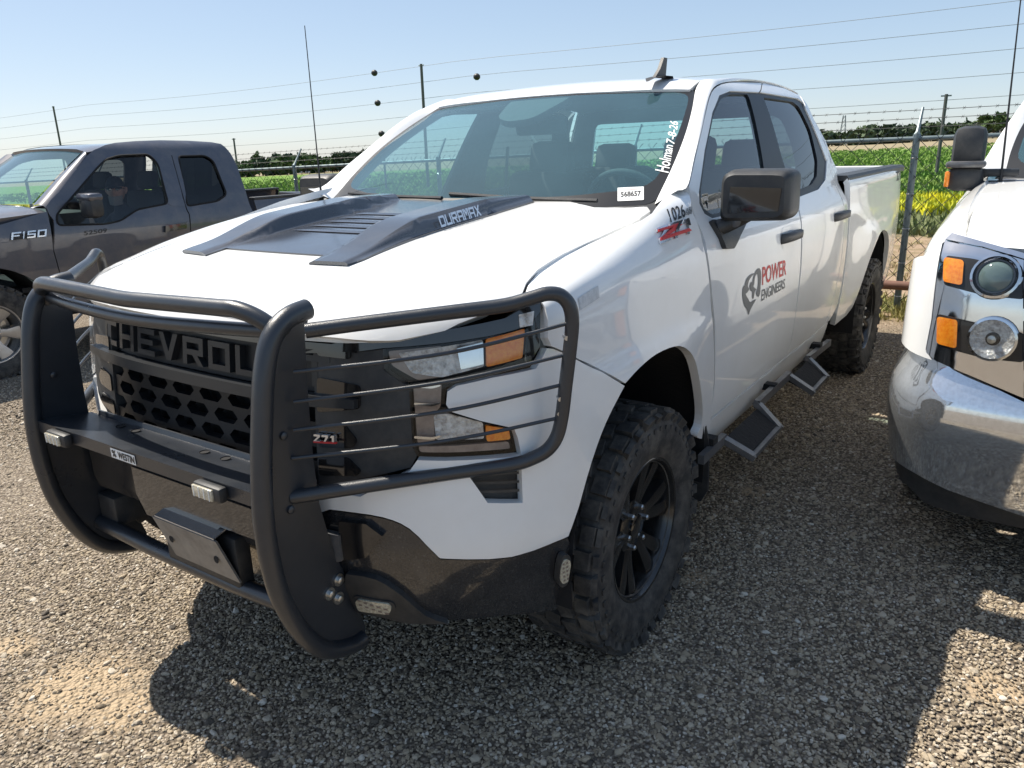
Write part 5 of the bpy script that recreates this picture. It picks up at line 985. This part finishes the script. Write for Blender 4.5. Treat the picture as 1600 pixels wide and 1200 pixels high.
vo2 = N.new('ShaderNodeTexVoronoi'); vo2.inputs['Scale'].default_value = 38; L.new(tc.outputs['Object'], vo2.inputs['Vector'])
rp_ = N.new('ShaderNodeValToRGB'); L.new(vo.outputs['Color'], rp_.inputs[0]); cr = rp_.color_ramp; cr.elements[0].color = (.16, .13, .10, 1); cr.elements[1].color = (.50, .43, .34, 1)
for p, c in ((.3, (.27, .22, .17, 1)), (.55, (.36, .30, .23, 1)), (.8, (.42, .36, .29, 1))): e = cr.elements.new(p); e.color = c
grav = mixc(mr(vo.outputs['Distance'], .25, .75), rp_.outputs[0], (.13, .105, .08))
sand = mixc(nn(30, 8, .7), (.46, .36, .245), (.39, .30, .20))
sf = None
for x_, y_, r_ in [(*atz(px, py, 0)[:2], r) for px, py, r in ((120, 1075, .24), (20, 1010, .10), (190, 1110, .14), (1560, 1080, .12), (1090, 905, .08), (1180, 770, .08))]:
    dd_ = ma('SQRT', ma('ADD', ma('POWER', ma('SUBTRACT', sx_.outputs[0], float(x_)), 2.0), ma('POWER', ma('SUBTRACT', sx_.outputs[1], float(y_)), 2.0))); v_ = ma('SUBTRACT', 1.0, mr(ma('ADD', dd_, ma('MULTIPLY', ma('SUBTRACT', nn(8, 6), .5), float(r_))), .35*float(r_), 1.1*float(r_))); sf = v_ if sf is None else ma('MAXIMUM', sf, v_)
lot = mixc(sf, grav, sand)
wv = ma('ADD', ma('ADD', sx_.outputs[1], ma('MULTIPLY', sx_.outputs[0], .10)), ma('MULTIPLY', ma('SUBTRACT', nn(.35, 5), .5), 2.2))
dirt = mixc(mr(nn(2.2, 8, .75), .42, .6), (.40, .29, .20), (.27, .21, .12))
weed = mixc(mr(nn(5, 6, .7), .35, .62), (.20, .21, .10), (.12, .15, .06))
green = mixc(mr(nn(1.1, 8, .75), .35, .65), (.10, .20, .035), (.19, .29, .06))
c1 = mixc(mr(wv, 4.9, 5.9), lot, dirt); c2 = mixc(mr(wv, 11.8, 13.6), c1, weed); c3 = mixc(mr(wv, 16, 18), c2, mixc(mr(nn(3, 6), .4, .55), (.16, .2, .05), (.42, .38, .05))); c4 = mixc(mr(wv, 19, 22), c3, green); c5 = mixc(mr(wv, 100, 130), c4, (.30, .25, .16)); L.new(c5, B_.inputs['Base Color'])
bp1 = N.new('ShaderNodeBump'); bp1.inputs['Distance'].default_value = .012; hgt = ma('ADD', ma('MULTIPLY', vo.outputs['Distance'], -1.0), ma('ADD', ma('MULTIPLY', vo2.outputs['Distance'], -.7), ma('MULTIPLY', nn(9, 6), 1.2))); L.new(hgt, bp1.inputs['Height']); L.new(bp1.outputs[0], B_.inputs['Normal'])
xs = np.r_[-1500, -900, -500, -250, -120, -60, np.arange(-30, 12.1, .5), 25, 60, 150, 400, 900]; ys = np.r_[-30, -10, -5, np.arange(-3, 14.1, .5), 18, 25, 40, 70, 120, 250, 500, 900, 1500]
gx, gy = np.meshgrid(xs, ys, indexing='ij'); rel = (np.sin(gx*2.1)*np.cos(gy*1.7)*.006)*(np.abs(gx) > 1.2)*(gx < 12)*(gx > -31)
gnd = MB(); gnd.grid(np.stack([gx, gy, zg(gx, gy)+rel], 2)); tag(gnd.build('ground', GM, None, smooth='all', fix=False), kind='structure')
# --- loose gravel, instanced stones
SM_ = bpy.data.materials.new('gravel_stone'); SM_.use_nodes = True; N, L = nodes(SM_); B_ = N['Principled BSDF']; B_.inputs['Roughness'].default_value = .8; B_.inputs['Specular IOR Level'].default_value = .3
oi = N.new('ShaderNodeObjectInfo'); rr_ = N.new('ShaderNodeValToRGB'); L.new(oi.outputs['Random'], rr_.inputs[0]); cr = rr_.color_ramp; cr.elements[0].color = (.10, .085, .07, 1); cr.elements[1].color = (.74, .68, .58, 1)
for p, c in ((.22, (.27, .215, .15, 1)), (.45, (.44, .355, .245, 1)), (.7, (.50, .415, .30, 1)), (.93, (.60, .515, .40, 1))): e = cr.elements.new(p); e.color = c
tc = N.new('ShaderNodeTexCoord'); nz_ = N.new('ShaderNodeTexNoise'); nz_.inputs['Scale'].default_value = 60; L.new(tc.outputs['Object'], nz_.inputs['Vector']); mx = N.new('ShaderNodeMix'); mx.data_type = 'RGBA'; mx.blend_type = 'MULTIPLY'; mx.inputs[0].default_value = .35; L.new(rr_.outputs[0], mx.inputs[6]); L.new(nz_.outputs[0], mx.inputs[7]); L.new(mx.outputs[2], B_.inputs['Base Color'])
def stones(name, x0, x1, y0, y1, st, dens, rmin, rmax, seed, keepf, label):
    X, Y = np.arange(x0, x1+1e-6, st), np.arange(y0, y1+1e-6, st); a, b = np.meshgrid(X, Y, indexing='ij'); P = np.stack([a, b, zg(a, b)+.001], 2).reshape(-1, 3); nx, ny = len(X), len(Y)
    F = [(i*ny+j, (i+1)*ny+j, (i+1)*ny+j+1, i*ny+j+1) for i in range(nx-1) for j in range(ny-1)]
    q = P-CAM; D_ = np.linalg.norm(q[:, :2], axis=1); ang = np.degrees(np.arctan2(-q[:, 0], q[:, 1])); dv = dens(D_)*((ang > -14) & (ang < 82))*keepf(P)
    me = bpy.data.meshes.new(name); me.from_pydata(P.tolist(), [], F); at_ = me.attributes.new('dens', 'FLOAT', 'POINT'); at_.data.foreach_set('value', dv.astype(np.float32))
    o = link(name, me, SM_, None, kind='stuff', label=label, cat='gravel')
    g = bpy.data.node_groups.new(name, 'GeometryNodeTree'); g.interface.new_socket('Geometry', in_out='INPUT', socket_type='NodeSocketGeometry'); g.interface.new_socket('Geometry', in_out='OUTPUT', socket_type='NodeSocketGeometry')
    A = g.nodes.new; l = g.links.new; gi, go = A('NodeGroupInput'), A('NodeGroupOutput'); ds_ = A('GeometryNodeDistributePointsOnFaces'); na = A('GeometryNodeInputNamedAttribute'); na.data_type = 'FLOAT'; na.inputs[0].default_value = 'dens'; l(gi.outputs[0], ds_.inputs['Mesh']); l(na.outputs[0], ds_.inputs['Density']); ds_.inputs['Seed'].default_value = seed
    ic = A('GeometryNodeMeshIcoSphere'); ic.inputs['Radius'].default_value = 1; ic.inputs['Subdivisions'].default_value = 2; sp_ = A('GeometryNodeSetPosition'); no = A('ShaderNodeTexNoise'); no.inputs['Scale'].default_value = 1.1; vm = A('ShaderNodeVectorMath'); vm.operation = 'SUBTRACT'; vm.inputs[1].default_value = (.5, .5, .5); vs2 = A('ShaderNodeVectorMath'); vs2.operation = 'SCALE'; vs2.inputs['Scale'].default_value = 1.1
    l(no.outputs['Color'], vm.inputs[0]); l(vm.outputs[0], vs2.inputs[0]); l(ic.outputs[0], sp_.inputs['Geometry']); l(vs2.outputs[0], sp_.inputs['Offset'])
    sm = A('GeometryNodeSetMaterial'); sm.inputs['Material'].default_value = SM_; l(sp_.outputs[0], sm.inputs['Geometry'])
    ip = A('GeometryNodeInstanceOnPoints'); rv = A('FunctionNodeRandomValue'); rv.data_type = 'FLOAT_VECTOR'; rv.inputs[0].default_value = (-.5, -.5, 0); rv.inputs[1].default_value = (.5, .5, 6.28); rs = A('FunctionNodeRandomValue'); rs.data_type = 'FLOAT_VECTOR'; rs.inputs[0].default_value = (rmin, rmin, rmin*.6); rs.inputs[1].default_value = (rmax, rmax, rmax*.62); rs.inputs['Seed'].default_value = 5
    l(ds_.outputs['Points'], ip.inputs['Points']); l(sm.outputs[0], ip.inputs['Instance']); l(rv.outputs[0], ip.inputs['Rotation']); l(rs.outputs[0], ip.inputs['Scale']); l(ip.outputs[0], go.inputs[0])
    o.modifiers.new('scatter', 'NODES').node_group = g; return o
SPOTS = [(*atz(px, py, 0)[:2], r) for px, py, r in ((120, 1075, .24), (20, 1010, .10), (190, 1110, .14), (1560, 1080, .12), (1090, 905, .08), (1180, 770, .08))]
def sandy(P): return np.clip(sum(np.exp(-(((P[:, 0]-x)**2+((P[:, 1]-y))**2)/r**2)) for x, y, r in SPOTS), 0, 1)
def keep_lot(P): return np.clip(1-.85*sandy(P), .15, 1)*(P[:, 1] < 5.6)
stones('gravel', -7.6, 3.4, -1.9, 5.8, .1, lambda d: 9000*np.minimum(1, (2.8/np.maximum(d, .1)))**2, .0025, .0078, 3, keep_lot, 'loose tan and grey gravel covering the lot')
stones('gravel', -4, 3.4, -1.9, 4.8, .2, lambda d: 260*np.minimum(1, (3.5/np.maximum(d, .1))), .006, .0165, 9, keep_lot, 'scattered larger pale stones lying among the gravel')
# --- grass, weeds, crop (blades as small triangles)
def blades(name, P, h, w, n, mat, label, cat, lean=.5, seed=1):
    r = np.random.default_rng(seed); m = len(P)*n; B0 = np.repeat(P, n, 0)+np.c_[r.normal(0, w*2.2, m), r.normal(0, w*2.2, m), np.zeros(m)]; a = r.uniform(0, 2*np.pi, m); hh = h*r.uniform(.5, 1.15, m); dx = np.c_[np.cos(a), np.sin(a), 0*a]*(w*r.uniform(.6, 1.3, m))[:, None]
    ln = np.c_[r.normal(0, lean, m), r.normal(0, lean, m), np.ones(m)]; T = B0+ln*hh[:, None]; Mi = B0+ln*hh[:, None]*.55
    V = np.stack([B0-dx*.4, B0+dx*.4, Mi+dx, T, Mi-dx], 1).reshape(-1, 3); me = bpy.data.meshes.new(name); F = (np.arange(m)[:, None]*5+np.arange(5)[None]).tolist(); me.from_pydata(V.tolist(), [], F)
    return link(name, me, mat, None, kind='stuff', label=label, cat=cat)
def leafmat(name, c, c2, sc=.6):
    m = M(name, c, .7, spec=.2, noise=(sc, .35, .65), col2=c2); return m
def sector(n, a0, a1, d0, d1, seed, p=1.0):
    r = np.random.default_rng(seed); a = np.radians(r.uniform(a0, a1, n)); t = r.uniform(0, 1, n)**p; d = 1/(1/d0+(1/d1-1/d0)*t); x = CAM[0]-d*np.sin(a); y = CAM[1]+d*np.cos(a); return np.c_[x, y, zg(x, y)-.01]
S = sector(9000, -12, 78, 7.4, 12, 1); S = S[(S[:, 1] > 5.5) & (S[:, 1] < 6.5)]; blades('fence_grass', S, .12, .006, 5, leafmat('dry_grass', (.34, .29, .11), (.16, .2, .06), 3), 'dry green and straw grass along the foot of the fence', 'grass', .6)
S = sector(9000, -12, 78, 8.4, 24, 2); S = S[(S[:, 1]+.1*S[:, 0] > 6.3) & (S[:, 1]+.1*S[:, 0] < 11.5)]; S = S[np.sin(S[:, 0]*1.7)*np.sin(S[:, 1]*2.3)+np.random.default_rng(3).normal(0, .5, len(S)) > .1]; blades('dry_stubble', S, .10, .008, 4, leafmat('stubble', (.42, .33, .19), (.27, .24, .10), 2), 'dry stubble on the bare earth beyond the fence', 'stubble', .8)
S = sector(8000, -12, 78, 11, 42, 4); ww = S[:, 1]+.1*S[:, 0]; S = S[(ww > 12.3) & (ww < 16.5)]; blades('weeds', S, .17, .025, 6, leafmat('weed_leaf', (.20, .22, .10), (.13, .17, .06), 1.5), 'grey green weeds between bare earth and crop', 'weeds', .4)
S = sector(18000, -12, 78, 16, 60, 5); ww = S[:, 1]+.1*S[:, 0]; S1 = S[(ww > 16.5) & (ww < 21)]; blades('flower_strip', S1, .26, .035, 9, leafmat('yellow_flower', (.80, .72, .03), (.30, .38, .05), 1.2), 'band of yellow flowering plants at the edge of the crop', 'flowers', .35)
S = sector(22000, -12, 80, 20, 130, 6, 1.0); ww = S[:, 1]+.1*S[:, 0]; S2 = S[ww > 20.5]; blades('crop', S2, .26, .07, 9, leafmat('crop_leaf', (.12, .235, .04), (.22, .32, .075), .25), 'green leafy crop filling the field', 'crop', .45)
# ================================================================ chain-link fence
GALV = M('galvanised_steel', (.20, .24, .25), .5, metal=.6, noise=(8, .3, .7), col2=(.12, .16, .17)); WIRE = M('fence_wire', (.055, .06, .06), .6, metal=.3); RUST = M('rusted_pipe', (.14, .07, .05), .75, noise=(6, .35, .65), col2=(.20, .10, .07))
YF = 6.054; FEN_ = empty('chain_link_fence', (0, YF, 0), label='chain link fence with barbed wire on steel posts behind the trucks', cat='fence')
def fob(mb, n, m, par=FEN_, **k): o = mb.build(n, m, par, **k); o.location = (0, -YF, 0) if par is FEN_ else (0, 0, 0); return o
px_ = [.86+2.813*k for k in range(-7, 4)]; x0f, x1f = px_[0], px_[-1]; ft = 1.60
def fz(x): return float(zg(x, YF))
for x in px_:
    z = fz(x); p = MB().tube([(x, YF, z-.05), (x, YF, z+ft)], .030, 12); p.tube([(x, YF, z+ft), (x, YF, z+ft+.03), (x, YF+.02, z+ft+.06), (x, YF+.17, z+ft+.27)], [.034, .034, .018, .012], 8); o = fob(p, 'post', GALV)
    for k in range(5): t = MB(); t.tube([(x+.033*math.cos(a), YF+.033*math.sin(a), z+.15+k*.32) for a in np.linspace(0, 2*math.pi, 12)[:-1]], .003, 4, closed=True); fob(t, 'wire_tie', STEEL, o)
fob(MB().tube([(x, YF, fz(x)+ft) for x in px_], .021, 10), 'top_rail', GALV)
wm = MB(); pitch = .082; nseg = int(ft/pitch)
for i in range(int((x1f-x0f)/pitch)):
    x = x0f+i*pitch
    if not (-11 < x < 4): continue
    wm.tube([(x+(pitch*.5 if (k+i) % 2 else -pitch*.5)*.99, YF-.028+(.004 if (k+i) % 2 else -.004), fz(x)+.03+k*pitch*1.0) for k in range(nseg+1)]+[(x, YF-.025, fz(x)+ft+.045), (x+.02, YF-.025, fz(x)+ft+.06)], .0040, 3, caps=False)
fob(wm, 'wire_mesh', WIRE, kind='stuff')
for k in range(3):
    dy, dzz = .05+.055*k, .10+.075*k; fob(MB().tube([(x, YF+dy, fz(x)+ft+dzz) for x in np.linspace(x0f, x1f, 60)], .0028, 4, caps=False), 'barbed_strand', WIRE)
    bb_ = MB(); r = random.Random(k)
    for i in range(int((x1f-x0f)/.13)):
        x = x0f+i*.13+r.uniform(-.01, .01); z = fz(x)+ft+dzz; a = r.uniform(0, 3)
        bb_.tube([(x-.012, YF+dy-.01*math.cos(a), z-.014), (x+.012, YF+dy+.01*math.cos(a), z+.014)], .002, 3); bb_.tube([(x-.01, YF+dy+.01, z+.012), (x+.01, YF+dy-.01, z-.012)], .002, 3)
    fob(bb_, 'barbs', WIRE, kind='stuff')
pr_ = MB().tube([(x, YF-.30, float(zg(x, YF-.3))+.30) for x in np.linspace(-12, 7, 30)], .042, 12); PR = pr_.build('pipe_barrier', RUST, None, label='rusty steel pipe rail running low in front of the fence', cat='barrier')
for x in (-9, -6, -3, 0.2, 3, 6): MB().tube([(x, YF-.30, float(zg(x, YF-.3))-.05), (x, YF-.30, float(zg(x, YF-.3))+.30)], .042, 10).build('post', RUST, PR)
# ================================================================ tall wires and posts out in the field
YW = 33.
def fpole(px, py, y, r, lab, grp='thin posts that carry the overhead wires'):
    t = aty(px, py, y); g = float(zg(t[0], y)); o = empty('wire_post', (t[0], y, g), label=lab, cat='post', group=grp)
    m = MB().tube([(0, 0, -.1), (0, 0, t[2]-g)], [r, r*.85], 8); m.build('shaft', M('weathered_post', (.10, .105, .10), .8) if 'weathered_post' not in MATS else MATS['weathered_post'], o); m = MB().tube([(-.18, 0, t[2]-g-.06), (.18, 0, t[2]-g-.06)], .03, 6); m.build('bracket', GALV, o); return o
for px, py, lb in ((83, 166, 'tall thin post rising behind the roof of the grey pickup'), (658, 100, 'tall thin post rising behind the windshield of the guarded white pickup')): fpole(px, py, YW, .09, lb)
for px, py, lb in ((365, 216, 'short thin post right behind the cab of the grey pickup'), (597, 205, 'short thin post with a dark marker ball near its top'), (1479, 147, 'short thin post beside the tow mirror of the chrome bumper pickup')): fpole(px, py, YW+.02, .07, lb, 'short posts below the overhead wires')
WR = empty('overhead_wires', (0, YW, 0), label='parallel overhead wires with small dark marker balls above the field', cat='wires')
for i, (a, b) in enumerate((((0, 180), (1510, 0)), ((0, 196), (1590, 27)), ((0, 213), (1590, 65)), ((0, 230), (1590, 103)), ((0, 247), (1590, 138)))):
    A_, Bp = aty(*a, YW), aty(*b, YW); d = Bp-A_; o = MB().tube([A_-d*.3+d*t-np.array([0, 0, 0.25*math.sin(math.pi*((t*2) % 1))]) for t in np.linspace(0, 1.6, 40)], .0095, 5, caps=False).build('wire', MATS.get('overhead_wire') or M('overhead_wire', (.22, .24, .26), .6), WR); o.location = (0, -YW, 0)
for px, py in ((585, 114), (745, 120), (590, 161), (596, 209)):
    c = aty(px, py, YW); m = MB(); m.lathe([(-.17, .0005), (-.15, .11), (-.06, .17), (.06, .17), (.15, .11), (.17, .0005)], 14, tuple(c), 'x'); o = m.build('marker_ball', BLKM, WR); o.location = (0, -YW, 0)
# ================================================================ far trees, buildings, lattice tower
BARK = M('bark', (.10, .075, .055), .9); LEAFS = [leafmat('tree_leaf_dark', (.06, .095, .05), (.085, .12, .06), .5), leafmat('tree_leaf_grey', (.07, .10, .06), (.045, .075, .04), .5), leafmat('tree_leaf_mid', (.05, .10, .03), (.09, .13, .045), .5)]
def fardir(px, D): d = ray(px, 250); d = d[:2]/np.linalg.norm(d[:2]); return CAM[0]+d[0]*D, CAM[1]+d[1]*D
def tree(px, D, h, w, kind, lab, seed):
    x, y = fardir(px, D); z = float(zg(x, y)); o = empty('field_tree', (x, y, z), label=lab, cat='tree', group='trees along the far edge of the field'); r = np.random.default_rng(seed)
    t = MB().tube([(0, 0, -.2), (.05*h*r.normal(), 0, h*.3), (.04*h*r.normal(), .0, h*.6), (0, 0, h*.85)], [h*.035, h*.026, h*.016, h*.006], 7)
    for k in range(5): a = r.uniform(0, 6.28); t.tube([(0, 0, h*(.25+.08*k)), (math.cos(a)*w*.25, math.sin(a)*w*.25, h*(.4+.09*k)), (math.cos(a)*w*.4, math.sin(a)*w*.4, h*(.5+.09*k))], [h*.014, h*.009, h*.004], 5)
    t.build('trunk', BARK, o)
    nc = 26; C = np.c_[r.normal(0, .24, nc)*w, r.normal(0, .24, nc)*w, h*np.clip(r.normal(.62, .18, nc), .25, .95)]; rad_ = r.uniform(.09, .2, nc)*w; m = 46; V = []
    for c, q in zip(C, rad_):
        p = r.normal(0, 1, (m, 3)); p = p/np.linalg.norm(p, axis=1, keepdims=True)*(q*r.uniform(.5, 1.05, m))[:, None]+c; a = r.normal(0, 1, (m, 3))*(.05*w); b = r.normal(0, 1, (m, 3))*(.05*w); V.append(np.stack([p-a, p-b, p+a, p+b], 1).reshape(-1, 3))
    V = np.vstack(V); me = bpy.data.meshes.new('crown'); me.from_pydata(V.tolist(), [], (np.arange(len(V)//4)[:, None]*4+np.arange(4)[None]).tolist()); link('crown', me, LEAFS[kind], o)
TL = ('dark rounded tree at the far edge of the field', 'grey green spreading tree at the far edge of the field', 'mid green bushy tree at the far edge of the field')
rg = random.Random(5)
for i, (px, D, h, w) in enumerate(((378, 210, 3.6, 6), (392, 220, 4.2, 7), (408, 230, 6.0, 8), (436, 225, 5.6, 9), (452, 220, 4.6, 9), (478, 230, 6.2, 8), (500, 220, 4.6, 7), (522, 230, 4.2, 8), (540, 225, 5.0, 8), (556, 220, 5.6, 9), (572, 225, 5.2, 8), (1270, 250, 4.5, 8), (1298, 240, 4.0, 8), (1345, 230, 4.4, 9), (1362, 240, 4.2, 8), (1384, 235, 4.6, 10), (1400, 230, 4.0, 8), (1450, 240, 4.6, 9), (1470, 250, 4.2, 8), (1492, 245, 4.0, 8), (1515, 250, 5.0, 8), (1546, 240, 7.6, 7), (1580, 250, 5, 8))): k = rg.randrange(3); tree(px, D, h*.8, w, k, TL[k] if px != 1546 else 'tallest tree on the far field edge, beside the tan house', i)
WALLM = [M('white_siding', (.72, .72, .70), .7), M('brick_wall', (.30, .20, .15), .85, noise=(3, .4, .6), col2=(.24, .15, .11)), M('tan_siding', (.42, .36, .28), .8)]; ROOFM = [M('metal_roof', (.55, .57, .58), .4, metal=.4), M('shingle_roof', (.14, .12, .11), .9)]; WINM = M('dark_pane', (.02, .025, .03), .1)
def house(name, px, D, L_, W_, h, rh, wm_, rm_, lab, cat):
    x, y = fardir(px, D); z = float(zg(x, y)); a = math.atan2(CAM[1]-y, CAM[0]-x)+math.pi/2; o = empty(name, (x, y, z), a, label=lab, cat=cat)
    MB().box((0, 0, h/2), (L_, W_, h)).build('wall', wm_, o, False); rf = MB(); e = .3
    rf.prism([(-L_/2-e, -W_/2-e, h), (-L_/2-e, W_/2+e, h), (-L_/2-e, 0, h+rh)], (L_+2*e, 0, 0)); R_o = rf.build('roof', rm_, o, False); 
    if rh > 1: MB().box((L_*.3, 0, h+rh), (.6, .6, .9)).build('chimney', WALLM[1], R_o, False)
    n = max(2, int(L_/3.2))
    for k in range(n):
        xx = -L_/2+(k+.5)*L_/n
        for s_ in (-1, 1):
            if k == n//2 and s_ < 0: d = MB().box((xx, s_*W_/2, 1.0), (1.0, .08, 2.0)).build('door', WALLM[2], o, False); MB().box((xx+.4, s_*(W_/2+.06), 1.0), (.08, .06, .12)).build('handle', STEEL, d, False)
            else: w_ = MB().box((xx, s_*W_/2, 1.5), (1.2, .08, 1.0)).build('window', WALLM[0], o, False); MB().box((xx, s_*(W_/2+.02), 1.5), (1.0, .08, .8)).build('pane', WINM, w_, False)
house('farm_shed', 462, 260, 8, 6, 2.4, .6, WALLM[0], ROOFM[0], 'small white shed with pale metal roof among the far trees', 'shed'); house('farm_building', 505, 280, 24, 9, 2.4, .7, WALLM[0], ROOFM[0], 'long low white farm building at the far edge of the field', 'building'); house('farm_building', 1324, 300, 9, 7, 2.4, .4, WALLM[0], ROOFM[0], 'white flat roofed building seen beside the pickup bed', 'building'); house('farm_house', 1412, 300, 10, 7, 2.4, 1.5, WALLM[1], ROOFM[1], 'brown house with dark pitched roof beyond the field', 'house'); house('farm_house', 1572, 290, 10, 7, 2.4, 1.4, WALLM[2], ROOFM[1], 'tan house with dark roof beside a tall tree', 'house')
tx, ty = fardir(1313, 300); TW = empty('lattice_tower', (tx, ty, float(zg(tx, ty))), label='thin steel lattice tower standing far beyond the field', cat='tower'); lt_ = 9.5
for sx2, sy2 in ((-1, -1), (1, -1), (1, 1), (-1, 1)): MB().tube([(sx2*1.1, sy2*1.1, -.3), (sx2*.35, sy2*.35, lt_)], .09, 5).build('leg', GALV, TW)
for k in range(7):
    z0_, z1_ = k*lt_/7, (k+1)*lt_/7; w0_, w1_ = 1.1-.75*k/7, 1.1-.75*(k+1)/7; m = MB()
    for s_ in (-1, 1): m.tube([(-w0_, s_*w0_, z0_), (w1_, s_*w1_, z1_)], .05, 4); m.tube([(s_*w0_, -w0_, z0_), (s_*w1_, w1_, z1_)], .05, 4)
    m.build('brace', GALV, TW)
